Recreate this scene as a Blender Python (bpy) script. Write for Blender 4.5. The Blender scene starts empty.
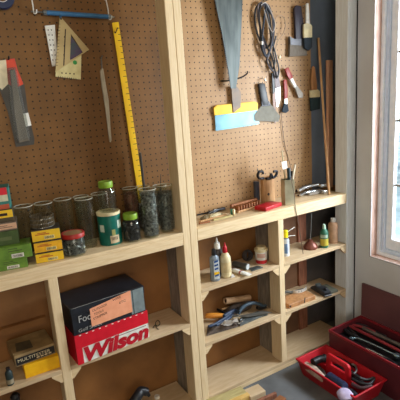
import bpy, bmesh, math, random
from mathutils import Vector, Matrix
random.seed(7)
S=bpy.context.scene; COL=S.collection
V=Vector
# ------------------------------------------------------------------ units
# All shapes are written in millimetres: x along the back wall, y into it, z up from the
# counter's front rail (floor at FL). Everything is turned into metres with the floor at 0.
FL=-935.0
K=0.001
# camera, measured from the photograph's vanishing points
F=440.0
CAM=V((-944.8,-1738.3,614.6))
RV=V((0.20201077,-0.12678534,0.53204975))
_R=Matrix.Rotation(RV.length,3,RV.normalized())        # rows: right, forward, up
RR,RF,RU=_R[0].copy(),_R[1].copy(),_R[2].copy()
def at(px,py,ax,val):
    """the real point where the line of sight through a pixel meets the plane axis=val"""
    v=RR*((px-200)/F)+RF-RU*((py-200)/F)
    t=(val-CAM[ax])/v[ax]
    return CAM+v*t
def pix(p):
    q=V(p)-CAM; d=q.dot(RF)
    return 200+F*q.dot(RR)/d,200-F*q.dot(RU)/d
def upright(px,yb,yt,w,Z):
    """centre, radius, height of a round upright thing standing on height Z"""
    n=at(px,yb,2,Z); d=n-CAM; d.z=0; d.normalize(); r=20
    for _ in range(8):
        c=n+d*r; r=w*(c-CAM).dot(RF)/(2*F)
    h=50
    for _ in range(60):
        p=c+d*r*.9; h+=(pix((p.x,p.y,Z+h))[1]-yt)*2.5
    return c,r,h

# ------------------------------------------------------------------ materials
def lin(c):
    return tuple(((x/255)/12.92 if x/255<=.04045 else ((x/255+.055)/1.055)**2.4) for x in c)+(1,)
MATS={}
def mat(name,c,rough=.6,metal=0,c2=None,scale=30,stretch=None,bump=0,emit=None,spec=.4,detail=4,lo=.35,hi=.65):
    if name in MATS: return MATS[name]
    m=bpy.data.materials.new(name); m.use_nodes=True; nt=m.node_tree; N=nt.nodes; L=nt.links
    b=N['Principled BSDF']; b.inputs['Roughness'].default_value=rough; b.inputs['Metallic'].default_value=metal
    b.inputs['Specular IOR Level'].default_value=spec
    tc=N.new('ShaderNodeTexCoord'); mp=N.new('ShaderNodeMapping'); L.new(tc.outputs['Object'],mp.inputs[0])
    if stretch: mp.inputs['Scale'].default_value=stretch
    n=N.new('ShaderNodeTexNoise'); n.inputs['Scale'].default_value=scale; n.inputs['Detail'].default_value=detail
    L.new(mp.outputs[0],n.inputs['Vector'])
    r=N.new('ShaderNodeValToRGB'); L.new(n.outputs['Fac'],r.inputs[0])
    if c2 is None: c2=tuple(x*.88 for x in c)
    r.color_ramp.elements[0].position=lo; r.color_ramp.elements[1].position=hi
    r.color_ramp.elements[0].color=lin(c2); r.color_ramp.elements[1].color=lin(c)
    L.new(r.outputs[0],b.inputs['Base Color'])
    if bump:
        bp=N.new('ShaderNodeBump'); bp.inputs['Strength'].default_value=bump; bp.inputs['Distance'].default_value=.003
        L.new(n.outputs['Fac'],bp.inputs['Height']); L.new(bp.outputs[0],b.inputs['Normal'])
    MATS[name]=m; return m
def glass(name,tint=(246,248,244),rough=.05,body=.008,bodyc=(205,200,190)):
    if name in MATS: return MATS[name]
    m=bpy.data.materials.new(name); m.use_nodes=True; nt=m.node_tree; N=nt.nodes; L=nt.links; N.clear()
    o=N.new('ShaderNodeOutputMaterial'); t=N.new('ShaderNodeBsdfTransparent'); t.inputs[0].default_value=lin(tint)
    g=N.new('ShaderNodeBsdfGlossy'); g.inputs['Roughness'].default_value=rough; g.inputs[0].default_value=(1,1,1,1)
    d=N.new('ShaderNodeBsdfDiffuse'); d.inputs[0].default_value=lin(bodyc)
    lw=N.new('ShaderNodeLayerWeight'); lw.inputs[0].default_value=.5; pw=N.new('ShaderNodeMath'); pw.operation='POWER'; pw.inputs[1].default_value=4; L.new(lw.outputs['Facing'],pw.inputs[0]); fr=N.new('ShaderNodeMath'); fr.operation='MULTIPLY_ADD'; fr.inputs[1].default_value=.6; fr.inputs[2].default_value=.03; L.new(pw.outputs[0],fr.inputs[0])
    x=N.new('ShaderNodeMixShader'); x.inputs[0].default_value=body; L.new(t.outputs[0],x.inputs[1]); L.new(d.outputs[0],x.inputs[2])
    y=N.new('ShaderNodeMixShader'); L.new(fr.outputs[0],y.inputs[0]); L.new(x.outputs[0],y.inputs[1]); L.new(g.outputs[0],y.inputs[2])
    L.new(y.outputs[0],o.inputs[0]); MATS[name]=m; return m
def pegmat(name,c,c2,P=.0282,x0=0.,z0=0.,r=.12):
    m=bpy.data.materials.new(name); m.use_nodes=True; nt=m.node_tree; N=nt.nodes; L=nt.links; b=N['Principled BSDF']
    b.inputs['Roughness'].default_value=.5; b.inputs['Specular IOR Level'].default_value=.3
    tc=N.new('ShaderNodeTexCoord'); sp=N.new('ShaderNodeSeparateXYZ'); L.new(tc.outputs['Object'],sp.inputs[0])
    def ma(op,a,bv=None):
        q=N.new('ShaderNodeMath'); q.operation=op
        for i,s in enumerate((a,bv)):
            if s is None: continue
            if isinstance(s,(int,float)): q.inputs[i].default_value=s
            else: L.new(s,q.inputs[i])
        return q.outputs[0]
    def cell(s,o):
        return ma('SUBTRACT',ma('FRACT',ma('ADD',ma('DIVIDE',s,P),o)),.5)
    fx,fz=cell(sp.outputs[0],100+x0),cell(sp.outputs[2],100+z0)
    d=ma('SQRT',ma('ADD',ma('MULTIPLY',fx,fx),ma('MULTIPLY',fz,fz)))
    hole=ma('LESS_THAN',d,r)
    n=N.new('ShaderNodeTexNoise'); n.inputs['Scale'].default_value=9; n.inputs['Detail'].default_value=6; L.new(tc.outputs['Object'],n.inputs['Vector'])
    cr=N.new('ShaderNodeValToRGB'); cr.color_ramp.elements[0].position=.3; cr.color_ramp.elements[1].position=.7
    cr.color_ramp.elements[0].color=lin(c2); cr.color_ramp.elements[1].color=lin(c); L.new(n.outputs['Fac'],cr.inputs[0])
    mx=N.new('ShaderNodeMix'); mx.data_type='RGBA'; L.new(hole,mx.inputs['Factor']); L.new(cr.outputs[0],mx.inputs['A']); mx.inputs['B'].default_value=lin((22,14,9))
    L.new(mx.outputs['Result'],b.inputs['Base Color']); MATS[name]=m; return m

# ------------------------------------------------------------------ mesh builder
def cat(pts,k=6):
    pts=[V(p) for p in pts]; out=[]
    for i in range(len(pts)-1):
        a,b,c,d=pts[max(i-1,0)],pts[i],pts[i+1],pts[min(i+2,len(pts)-1)]
        for j in range(k):
            t=j/k
            out.append(.5*((2*b)+(c-a)*t+(2*a-5*b+4*c-d)*t*t+(3*b-a-3*c+d)*t**3))
    out.append(pts[-1]); return out
class MB:
    def __init__(s): s.v=[];s.f=[]
    def add(s,vs,fs):
        o=len(s.v); s.v+= [V(x) for x in vs]; s.f+=[tuple(i+o for i in f) for f in fs]; return s
    def box(s,x0,x1,y0,y1,z0,z1):
        return s.add([(x,y,z) for z in (z0,z1) for y in (y0,y1) for x in (x0,x1)],[(0,2,3,1),(4,5,7,6),(0,1,5,4),(2,6,7,3),(0,4,6,2),(1,3,7,5)])
    def obox(s,c,ax,ay,az):
        c,ax,ay,az=V(c),V(ax),V(ay),V(az)
        return s.add([c+ax*i+ay*j+az*k for k in (-.5,.5) for j in (-.5,.5) for i in (-.5,.5)],[(0,2,3,1),(4,5,7,6),(0,1,5,4),(2,6,7,3),(0,4,6,2),(1,3,7,5)])
    def rings(s,R,cap0=True,cap1=True,closed=False):
        n=len(R[0]); vs=[p for r in R for p in r]; fs=[]
        for i in range(len(R)-1+(1 if closed else 0)):
            a=i*n;b=((i+1)%len(R))*n
            for j in range(n): fs.append((a+j,a+(j+1)%n,b+(j+1)%n,b+j))
        if not closed:
            if cap0: fs.append(tuple(range(n-1,-1,-1)))
            if cap1: fs.append(tuple((len(R)-1)*n+j for j in range(n)))
        return s.add(vs,fs)
    def lathe(s,c,prof,n=28,axis=(0,0,1),cap0=True,cap1=True,sx=1):
        c=V(c); a=V(axis).normalized(); u=a.orthogonal().normalized() if abs(a.z)<.99 else V((1,0,0)); w=a.cross(u)
        return s.rings([[c+a*z+(u*math.cos(2*math.pi*j/n)*sx+w*math.sin(2*math.pi*j/n))*max(r,.01) for j in range(n)] for r,z in prof],cap0,cap1)
    def cyl(s,p0,p1,r0,r1=None,n=14):
        p0,p1=V(p0),V(p1); r1=r0 if r1 is None else r1
        return s.lathe(p0,[(r0,0),(r1,(p1-p0).length)],n,p1-p0)
    def tube(s,pts,r,n=8,k=6,flat=1,rs=None):
        P=cat(pts,k) if k else [V(p) for p in pts]; R=[]; u=None
        for i,p in enumerate(P):
            t=(P[min(i+1,len(P)-1)]-P[max(i-1,0)]).normalized()
            if u is None: u=t.orthogonal().normalized()
            u=(u-t*u.dot(t)).normalized(); w=t.cross(u)
            rr=r if rs is None else r*(rs[0]+(rs[1]-rs[0])*i/(len(P)-1))
            R.append([p+(u*math.cos(2*math.pi*j/n)+w*math.sin(2*math.pi*j/n)*flat)*rr for j in range(n)])
        return s.rings(R)
    def prism(s,pts,ext):
        ext=V(ext); p=[V(x) for x in pts]; n=len(p)
        return s.add(p+[x+ext for x in p],[tuple(range(n)),tuple(range(2*n-1,n-1,-1))]+[(i,i+n,(i+1)%n+n,(i+1)%n) for i in range(n)])
    def frame(s,outer,inner,ext):
        ext=V(ext);n=len(outer); o=[V(x) for x in outer];i_=[V(x) for x in inner]
        vs=o+i_+[x+ext for x in o]+[x+ext for x in i_]; fs=[]
        for a in range(n):
            b=(a+1)%n
            fs+=[(a,b,n+b,n+a),(2*n+b,2*n+a,3*n+a,3*n+b),(a,2*n+a,2*n+b,b),(n+b,3*n+b,3*n+a,n+a)]
        return s.add(vs,fs)
    def text(s,body,o,xd,yd,size,depth=.3,width=None,shear=0,bold=0):
        cu=bpy.data.curves.new('lettering','FONT'); cu.body=body; cu.offset=bold; cu.size=1; cu.extrude=0; cu.shear=shear; cu.resolution_u=3
        ob=bpy.data.objects.new('lettering',cu); COL.objects.link(ob)
        dg=bpy.context.evaluated_depsgraph_get(); me=bpy.data.meshes.new_from_object(ob.evaluated_get(dg))
        bpy.data.objects.remove(ob); bpy.data.curves.remove(cu)
        xd,yd=V(xd).normalized(),V(yd).normalized(); o=V(o); n=xd.cross(yd)
        xs=[v.co.x for v in me.vertices]; k=size
        kx=k if not width else width/(max(xs)-min(xs))
        s.add([o+xd*(v.co.x-min(xs))*kx+yd*v.co.y*k+n*depth for v in me.vertices],[tuple(p.vertices) for p in me.polygons])
        bpy.data.meshes.remove(me); return s
ORG={}
def _mesh(name,mb,m,org,bevel=0,segs=1,smooth=35,recalc=True):
    me=bpy.data.meshes.new(name)
    bm=bmesh.new()
    vs=[bm.verts.new((v-org)*K) for v in mb.v]
    for f in mb.f:
        try: bm.faces.new([vs[i] for i in f])
        except ValueError: pass
    if recalc: bmesh.ops.recalc_face_normals(bm,faces=bm.faces)
    if bevel:
        es=[e for e in bm.edges if len(e.link_faces)==2 and e.calc_face_angle(0)>.6]
        bmesh.ops.bevel(bm,geom=es,offset=bevel*K,segments=segs,affect='EDGES',profile=.5,clamp_overlap=True)
    bm.to_mesh(me); bm.free()
    for p in me.polygons: p.use_smooth=True
    me.set_sharp_from_angle(angle=math.radians(smooth))
    me.materials.append(m)
    return me
def thing(name,label,category,o,group=None):
    e=bpy.data.objects.new(name,None); COL.objects.link(e); e.empty_display_size=.02
    o=V(o); e.location=((o.x)*K,o.y*K,(o.z-FL)*K); ORG[e]=o
    e['label']=label; e['category']=category
    if group: e['group']=group
    return e
def part(name,mb,m,parent,label=None,kind=None,**kw):
    ob=bpy.data.objects.new(name,_mesh(name,mb,m,ORG[parent],**kw)); COL.objects.link(ob); ob.parent=parent; ORG[ob]=ORG[parent]
    if label: ob['label']=label
    if kind: ob['kind']=kind
    return ob
def solo(name,label,category,mb,m,o=None,group=None,kind=None,**kw):
    if o is None:
        xs=mb.v; o=V((sum(v.x for v in xs)/len(xs),sum(v.y for v in xs)/len(xs),min(v.z for v in xs)))
    o=V(o); ob=bpy.data.objects.new(name,_mesh(name,mb,m,o,**kw)); COL.objects.link(ob)
    ob.location=(o.x*K,o.y*K,(o.z-FL)*K); ORG[ob]=o
    if label: ob['label']=label
    if category: ob['category']=category
    if group: ob['group']=group
    if kind: ob['kind']=kind
    return ob
def struct(name,mb,m,parent=None,**kw):
    if parent: return part(name,mb,m,parent,**kw)
    return solo(name,None,None,mb,m,kind='structure',o=(0,0,FL),**kw)
def clone(src,o,label=None,group=None):
    c=src.copy(); COL.objects.link(c); o=V(o); c.location=(o.x*K,o.y*K,(o.z-FL)*K); ORG[c]=o
    if label: c['label']=label
    if group: c['group']=group
    for ch in list(src.children):
        d=ch.copy(); COL.objects.link(d); d.parent=c
        for g in list(ch.children):
            e=g.copy(); COL.objects.link(e); e.parent=d
    return c
def cen(pts):
    pts=[V(p) for p in pts]; return sum(pts,V())/len(pts)
def poly(pxs,y): return [at(x,z,1,y) for x,z in pxs]

# ------------------------------------------------------------------ palette
pine=mat('pine_upright',(222,200,162),.6,c2=(211,185,144),scale=9,stretch=(14,14,1.2),detail=6,lo=.3,hi=.6)
pineh=mat('pine_lengthwise',(222,199,160),.6,c2=(208,180,138),scale=9,stretch=(1.2,14,14),detail=6,lo=.3,hi=.6)
ply=mat('shelf_wood',(200,176,142),.6,c2=(188,162,126),scale=7,stretch=(1.5,8,8),detail=6)
rawedge=mat('raw_wood_edge',(216,184,170),.7,c2=(190,154,138),scale=9,stretch=(10,10,1.5))
greyw=mat('aged_grey_wood',(150,140,126),.7,c2=(122,112,100),scale=9,stretch=(10,10,1.5))
hard=mat('hardboard',(144,98,52),.55,c2=(116,76,38),scale=5,detail=6)
darkhard=mat('dark_backing',(96,90,88),.7,c2=(70,66,66),scale=5)
redstrip=mat('reddish_wood',(150,98,74),.6,c2=(120,74,54),scale=9,stretch=(10,10,1.5))
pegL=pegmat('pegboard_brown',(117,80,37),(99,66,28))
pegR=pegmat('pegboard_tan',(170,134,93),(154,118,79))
wallm=mat('grey_wallboard',(206,210,216),.75,c2=(194,196,200),scale=3,detail=6)
dark=mat('dark_gap',(70,72,78),.8)
white_room=mat('room_paint',(190,180,165),.8)
concrete=mat('concrete',(104,106,108),.75,c2=(84,86,88),scale=6,detail=8)
vinyl=mat('window_vinyl',(244,249,255),.4,c2=(232,240,250))
black=mat('black_plastic',(28,28,32),.45)
blackm=mat('black_metal',(38,38,42),.4,.6)
steel=mat('steel',(176,182,184),.28,.9,c2=(140,148,150),scale=8)
galv=mat('dull_steel',(92,98,96),.5,.55,c2=(64,70,70),scale=6,stretch=(6,6,1))
chrome=mat('chrome',(215,218,218),.2,.9)
white=mat('white_plastic',(232,230,222),.45)
cream=mat('cream_plastic',(230,214,170),.45)
red=mat('red_plastic',(192,26,40),.45,c2=(168,20,34),scale=6)
redcard=mat('red_card',(206,20,42),.5,c2=(196,16,36))
maroon=mat('maroon_metal',(98,38,46),.5,c2=(78,28,36),scale=10)
maroonlid=mat('maroon_lid',(106,66,70),.5,c2=(90,54,60),scale=5)
yellow=mat('yellow_paint',(236,192,18),.5,c2=(222,172,10),scale=8)
orange=mat('orange_wood',(184,134,88),.5,c2=(160,112,70),scale=9,stretch=(6,6,1))
yellowcard=mat('yellow_card',(232,190,30),.5,c2=(220,176,24))
navy=mat('navy_card',(34,38,46),.42,c2=(28,30,36))
pink=mat('salmon_paper',(232,160,124),.8,c2=(224,150,112))
ink=mat('dark_ink',(50,36,34),.8)
greencard=mat('green_card',(104,142,46),.5,c2=(84,120,36),scale=40)
dkgreen=mat('dark_green_card',(64,84,36),.55,c2=(52,70,28))
tanc=mat('tan_card',(158,132,90),.6,c2=(118,96,64),scale=14)
brownc=mat('cardboard',(164,128,88),.7,c2=(146,110,72),scale=12)
teal=mat('teal_print',(14,112,96),.4,c2=(8,84,74),scale=18)
lime=mat('lime_lid',(128,164,44),.45)
redlid=mat('red_lid',(176,40,28),.45,c2=(150,32,22))
screw=mat('screw_metal',(150,152,150),.32,.6,c2=(60,62,62),scale=90)
clear=glass('clear_glass')
blister=glass('clear_blister',body=.16,bodyc=(150,150,150))
windowglass=glass('window_glass',tint=(250,252,253),body=.0)
blue=mat('blue_paint',(58,108,150),.45)
bluegrip=mat('blue_grip',(40,58,86),.5)
tan=mat('tan_plastic',(206,164,132),.5)
greenb=mat('green_bottle',(40,108,84),.4)
copper=mat('brown_enamel',(122,70,56),.35,.3)
wood=mat('brown_wood',(150,96,58),.6,c2=(120,72,40),scale=12,stretch=(1.5,8,8))
lightwood=mat('light_wood',(198,156,110),.6,c2=(172,128,84),scale=12,stretch=(6,6,1.2))
cloth=mat('dark_cloth',(96,84,76),.95,c2=(66,58,54),scale=40,bump=.4)
rag=mat('white_rag',(196,190,182),.95,c2=(170,164,158),scale=30,bump=.4)
bristle=mat('grey_bristle',(128,118,106),.9,c2=(92,84,76),scale=40,stretch=(12,12,.6))
darkbristle=mat('dark_bristle',(48,58,68),.9,c2=(34,42,50),scale=40,stretch=(12,12,.6))
redwood=mat('red_handle',(150,46,36),.45)
silver=mat('silver_card',(150,164,166),.35,.4)
palegreen=mat('pale_green_wood',(186,172,120),.65,c2=(164,148,96),scale=9,stretch=(1.4,10,10))

# ------------------------------------------------------------------ setting
Y=218.0
struct('floor',MB().box(-3300,1240,-4300,260,FL-60,FL),concrete)
struct('wall_back',MB().box(-3300,1260,Y+7,Y+60,FL,1500),hard)
struct('wall_left',MB().box(-3360,-3300,-4300,Y+60,FL,1500),white_room)
struct('wall_rear',MB().box(-3360,1300,-4360,-4300,FL,1500),white_room)
struct('ceiling',MB().box(-3360,1300,-4360,Y+60,1500,1560),white_room)
# right wall: wallboard face at x=1122 with the window opening
XW=1122.0; WY0,WY1,WZ0,WZ1=-980.0,-120.0,-356.0,1250.0
mb=MB()
mb.box(XW,XW+14,WY1,-17,FL,1500); mb.box(XW,XW+14,-4300,WY0,FL,1500); mb.box(XW,XW+14,WY0,WY1,FL,WZ0); mb.box(XW,XW+14,WY0,WY1,WZ1,1500)
mb.box(XW+14,1240,WY1,Y+7,FL,1500) if False else None
struct('wall_right',mb,wallm)
mb=MB(); mb.box(XW+14,1240,WY1+16,-20,FL,1500); mb.box(XW+14,1240,-4300,WY0-16,FL,1500); mb.box(XW+14,1240,WY0-16,WY1+16,FL,WZ0-16); mb.box(XW+14,1240,WY0-16,WY1+16,WZ1+16,1500)
mb.box(1225,1250,-20,Y+7,FL,1500)
struct('wall_outer',mb,dark)
# window
w=MB()
struct('window_1',MB().frame([(0,0,0)]*0,[],(0,0,0)) if False else MB().box(XW+14,1240,WY1-1,WY1+15,WZ0-15,WZ1+15).box(XW+14,1240,WY0-15,WY0+1,WZ0-15,WZ1+15).box(XW+14,1240,WY0,WY1,WZ0-15,WZ0+1).box(XW+14,1240,WY0,WY1,WZ1-1,WZ1+15),rawedge)
win=bpy.data.objects['window_1']
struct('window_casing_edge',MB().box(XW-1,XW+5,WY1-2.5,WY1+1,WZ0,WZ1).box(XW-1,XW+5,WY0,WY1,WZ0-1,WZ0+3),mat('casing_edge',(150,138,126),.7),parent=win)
def rect_frame(mb,x0,x1,y0,y1,z0,z1,t,tb=None):
    tb=tb or t
    return mb.frame([(x0,y0,z0),(x0,y1,z0),(x0,y1,z1),(x0,y0,z1)],[(x0,y0+t,z0+tb),(x0,y1-t,z0+tb),(x0,y1-t,z1-t),(x0,y0+t,z1-t)],(x1-x0,0,0))
struct('window_frame',rect_frame(MB(),1180,1240,WY0,WY1,WZ0,WZ1,22),vinyl,parent=win,bevel=3)
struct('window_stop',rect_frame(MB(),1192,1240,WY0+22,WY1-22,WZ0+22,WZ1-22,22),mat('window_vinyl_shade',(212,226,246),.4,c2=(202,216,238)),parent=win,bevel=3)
struct('sash',rect_frame(MB(),1204,1236,WY0+44,WY1-44,WZ0+44,WZ1-44,40,62),vinyl,parent=win,bevel=4)
pane_y0,pane_y1,pane_z0,pane_z1=WY0+84,WY1-84,WZ0+106,WZ1-84
struct('pane',MB().box(1219,1222,pane_y0,pane_y1,pane_z0,pane_z1),windowglass,parent=win)
mb=MB()
for z in (784,427,70): mb.box(1213,1228,pane_y0,pane_y1,z-6,z+6)
for y in (pane_y1-210,pane_y1-420): mb.box(1214,1227,y-6,y+6,pane_z0,pane_z1)
struct('muntin',mb,mat('muntin_grey',(150,150,146),.5),parent=win)
# outdoors beyond the window
solo('ground',None,None,MB().box(1300,14000,-9000,9000,FL-260,FL-200),mat('pale_ground',(150,166,172),.9,c2=(106,124,132),scale=2),o=(0,0,FL),kind='structure')
leaf=mat('leaf_green',(236,238,206),.8,c2=(214,220,176),scale=30)
for i,(x,y,r) in enumerate(((5200,2900,1300),(8200,-200,1700),(6000,-3300,1500),(6600,6400,1700))):
    rb=random.Random(i); mb=MB()
    for k in range(420):
        u=V((rb.gauss(0,1),rb.gauss(0,1),rb.gauss(0,1))).normalized()*r*rb.uniform(.55,1)
        c=V((x,y,FL+900+r*.8))+V((u.x,u.y,u.z*.85)); a=V((rb.gauss(0,1),rb.gauss(0,1),rb.gauss(0,1))).normalized(); b=a.orthogonal().normalized(); s_=rb.uniform(110,210)
        mb.add([c-a*s_,c+b*s_*.6,c+a*s_,c-b*s_*.6],[(0,1,2,3)])
    t=thing('tree',['loose green tree outside, nearest the window','pale green tree outside, farthest from the window','green tree outside behind the window jamb','round green tree outside past the wall corner'][i],'tree',(x,y,FL-200),'trees outside the window')
    part('crown',mb,leaf,t); part('trunk',MB().tube([(x,y,FL-200),(x+60,y+20,FL+300),(x,y,FL+900+r)],130,n=10,rs=(1,.4)),greyw,t)

# ------------------------------------------------------------------ pegboards
def board(name,label,x0,x1,m,ox):
    return solo(name,label,'pegboard',MB().box(x0,x1,Y,Y+6,16,1500),m,o=(ox,Y,16))
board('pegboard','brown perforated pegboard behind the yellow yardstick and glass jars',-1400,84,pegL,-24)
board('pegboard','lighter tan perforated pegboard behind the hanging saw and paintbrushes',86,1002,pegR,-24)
struct('shade_panel',MB().box(1003,1224,Y+2,Y+6,16,1500),mat('corner_shade_blue',(106,118,134),.7,c2=(88,98,112),scale=4))  # blue-grey panel standing in for the shadow in the corner by the post
# rear wall framing seen between and under the shelves
struct('trim_1',MB().box(-26,12,96,Y+6,FL,-60),greyw)
struct('trim_2',MB().box(553,591,104,Y+6,FL,-60),greyw)
struct('trim_3',MB().box(868,934,Y-14,Y+6,FL,-45),redstrip)
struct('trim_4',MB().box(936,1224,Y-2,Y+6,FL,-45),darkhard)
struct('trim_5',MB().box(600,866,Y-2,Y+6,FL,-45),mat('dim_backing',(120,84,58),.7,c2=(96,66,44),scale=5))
struct('trim_6',MB().box(-1400,-660,Y-22,Y+6,-318,-288),hard)

# ------------------------------------------------------------------ shelving
Z1,Z2,Z3,ZL=-293.,-585.,-891.,-448.
sh=thing('shelving_unit','unpainted pine stud-framed shelving unit along the pegboard wall','shelf',(0,0,FL))
for (x,z0,z1) in ((-38.6,FL,1500),(.6,FL,1500),(1062,FL,1500),(1081,FL,1500),(-659.6,Z3,-45),(535,Z3,-43),(-1300,FL,1500)):
    part('post',MB().box(x,x+(18.6 if 1060<x<1070 else 53 if x>1070 else 38),0,88,z0,z1),pine if x<1000 else mat('daylit_pine',(226,232,236),.6,c2=(214,218,220),scale=9,stretch=(14,14,1.2)),sh,bevel=2.2)  # end posts: pine paled and blued, window daylight put into the colour
part('countertop',MB().box(-1262,-38.6,-1,Y,0,16),pineh,sh,bevel=2.5)
part('countertop',MB().box(38.6,1062,30,Y,-2,15.5),ply,sh)
part('counter_rail',MB().box(-1262,-38.6,0,38,-46,0),pineh,sh,bevel=2)
part('counter_rail',MB().box(38.6,1062,0,38,-42,16),pineh,sh,bevel=2)
T=19
def shelf(x0,x1,z,left=True,right=True):
    s=part('shelf',MB().box(x0,x1,0,Y-.5,z-T,z),ply,sh,bevel=1.2)
    a=42
    if left: part('bracket',MB().prism([(x0,2,z-T),(x0+a,2,z-T),(x0+a,2,z-T-8),(x0+8,2,z-T-a),(x0,2,z-T-a)],(0,18,0)),pineh,s)
    if right: part('bracket',MB().prism([(x1,2,z-T),(x1-a,2,z-T),(x1-a,2,z-T-8),(x1-8,2,z-T-a),(x1,2,z-T-a)],(0,18,0)),pineh,s)
shelf(-1262,-659.6,ZL); shelf(-621.6,-38.6,ZL)
shelf(38.6,535,Z1); shelf(573,1062,Z1); shelf(38.6,535,Z2); shelf(573,1062,Z2)
shelf(38.6,1062,Z3,False,False); shelf(-1262,-38.6,Z3,False,False)
part('sill',MB().box(38.6,1062,0,88,FL,Z3-T),pineh,sh,bevel=2)
part('sill',MB().box(-1262,-38.6,0,88,FL,Z3-T),pineh,sh,bevel=2)

exec_items=True
# ------------------------------------------------------------------ hanging tools, left bay
YH=Y-6
def hook(px,py,label,drop=22,reach=34):
    p=at(px,py,1,Y); mb=MB().tube([p+V((0,0,6)),p+V((0,-reach*.6,3)),p+V((0,-reach,-2)),p+V((0,-reach-2,14))],2.2,n=6)
    return solo('peg_hook',label,'hook',mb,steel,group='wire pegboard hooks')
# roll at the corner
c=at(1,-3,1,Y-18)
t=thing('tape_roll','dark blue roll of tape hanging in the upper corner above the blue rod','tape',c)
part('roll',MB().lathe(c+V((0,-20,0)),[(22,0),(44,0),(46,3),(46,33),(44,36),(22,36),(22,0)],28,(0,1,0),False,False),mat('navy_tape',(24,40,74),.35),t)
part('core',MB().lathe(c+V((0,-21,0)),[(20,0),(22.5,0),(22.5,37),(20,37),(20,0)],24,(0,1,0),False,False),white,t)
# carded tool
y=Y-10
cd=poly([(-3,60.5),(15,58),(18,70),(24.5,85),(28,112),(34.5,139),(34,144.5),(16,147),(8,112),(-1,88)],Y-2)
t=thing('carded_tool','dark tool in clear blister on a red and white card, hung beside the set square','tool pack',cen(cd))
part('card',MB().prism(cd,(0,2,0)),mat('card_grey',(70,66,60),.5,c2=(56,52,46),scale=14),t)
part('card_top',MB().prism(poly([(6,59.5),(14.6,58.4),(17.8,70),(23.5,84),(16,88),(8,84)],Y-3),(0,.8,0)),mat('card_red',(206,66,40),.5),t)
part('card_panel',MB().prism(poly([(-3,61),(6,59.5),(8,84),(2,90),(-1,87)],Y-3),(0,.8,0)),mat('card_cream',(214,200,168),.5),t)
part('card_band',MB().prism(poly([(22,114),(28.2,112.6),(31.5,125.4),(25,127)],Y-3),(0,.8,0)),white,t)
tl=poly([(10,70),(15,69.5),(20,98),(28,136),(30,141),(19,143),(14,112)],Y-9)
part('tool',MB().prism(tl,(0,6,0)),mat('tool_grey',(112,104,92),.45,.4,c2=(84,78,68),scale=16,stretch=(1,1,.3)),t,bevel=2)
part('blister',MB().prism(poly([(7,68),(16,67),(22,96),(31,138),(17,141),(11,112)],Y-15),(0,12,0)),blister,t,bevel=3)
p=at(8,59.5,1,Y); solo('peg_hook','black hook holding the carded tool','hook',MB().tube([p,p+V((0,-24,0)),p+V((0,-30,10))],3,n=6),blackm)
# blue rod on two hooks
a,b=at(45.5,12.6,1,Y-22),at(108.5,16.8,1,Y-22); d=(b-a).normalized()
t=thing('blue_rod','blue metal rod with silver tips held level on two wire hooks','rod',(a+b)/2)
part('rod',MB().cyl(a,b,9.5,n=16),blue,t)
part('collar',MB().cyl(a-d*10,a+d*3,10.5,n=16),steel,t); part('collar',MB().cyl(b-d*3,b+d*10,10.5,n=16),steel,t)
part('tip',MB().cyl(a-d*56,a-d*8,3,n=8),steel,t); part('tip',MB().cyl(b+d*8,b+d*26,3,n=8),steel,t)
part('ring',MB().lathe(at(59.8,11,1,Y-20)+V((0,0,-14)),[(8,-2),(12,-2),(12,2),(8,2),(8,-2)],16,d,False,False),blue,t)
for px,py,l in ((33.5,11,'long white wire hook under the silver tip of the blue rod'),(108.8,17,'white wire hook under the far tip of the blue rod, beside the yardstick')):
    q=at(px,py,1,Y-22)
    solo('peg_hook',l,'hook',MB().tube([V((q.x-4,Y,q.z+74)),V((q.x-4,Y-18,q.z+72)),V((q.x,Y-23,q.z+30)),V((q.x,Y-24,q.z-7)),V((q.x+8,Y-30,q.z-8)),V((q.x+10,Y-34,q.z+4))],2.6,n=7),white,group='wire pegboard hooks')
# perforated white plate
pl=poly([(44.6,25.6),(55,24.6),(58.5,65.5),(52.2,66.5)],Y-6)
t=thing('perforated_plate','narrow white plate with rows of punched holes behind the set square','plate',cen(pl))
part('plate',MB().prism(pl,(0,3,0)),white,t,bevel=1.5)
mb=MB()
for k in range(7):
    for q in (0,1):
        u=k/6; c=at(48.2+q*3.2+u*4.6,30+u*30,1,Y-6.2); mb.lathe(c,[(2.6,-.3),(2.6,.3)],8,(0,1,0))
part('hole',mb,ink,t,kind='stuff')
# template
tp=poly([(62,40),(81.5,52),(80.8,79.5),(55.5,76.5),(57,62)],Y-9)
t=thing('drafting_template','pale rectangular drafting template hanging behind the set square','template',cen(tp))
part('sheet',MB().prism(tp,(0,2,0)),mat('template_cream',(216,204,150),.4,c2=(196,182,128)),t)
part('cutout',MB().lathe(at(75,62.5,1,Y-9.4),[(9,-.3),(9,.3)],16,(0,1,0)),mat('template_green',(52,150,70),.4),t)
part('print_patch',MB().prism(poly([(71,36),(82.4,51.6),(79,56),(70,60)],Y-10),(0,.8,0)),mat('template_print',(60,84,78),.4,c2=(86,44,92),scale=18),t)
mb=MB()
for k in range(9): mb.box(*(lambda q:(q.x-1,q.x+1,Y-9.8,Y-9,q.z-5,q.z+5))(at(58.5+k*2.2,77.2+k*.25,1,Y-9.8)))
for k in range(4): mb.lathe(at(62+k*4,73+k*.3,1,Y-9.4),[(3.2,-.3),(3.2,.3)],10,(0,1,0))
part('marking',mb,ink,t,kind='stuff')
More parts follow.
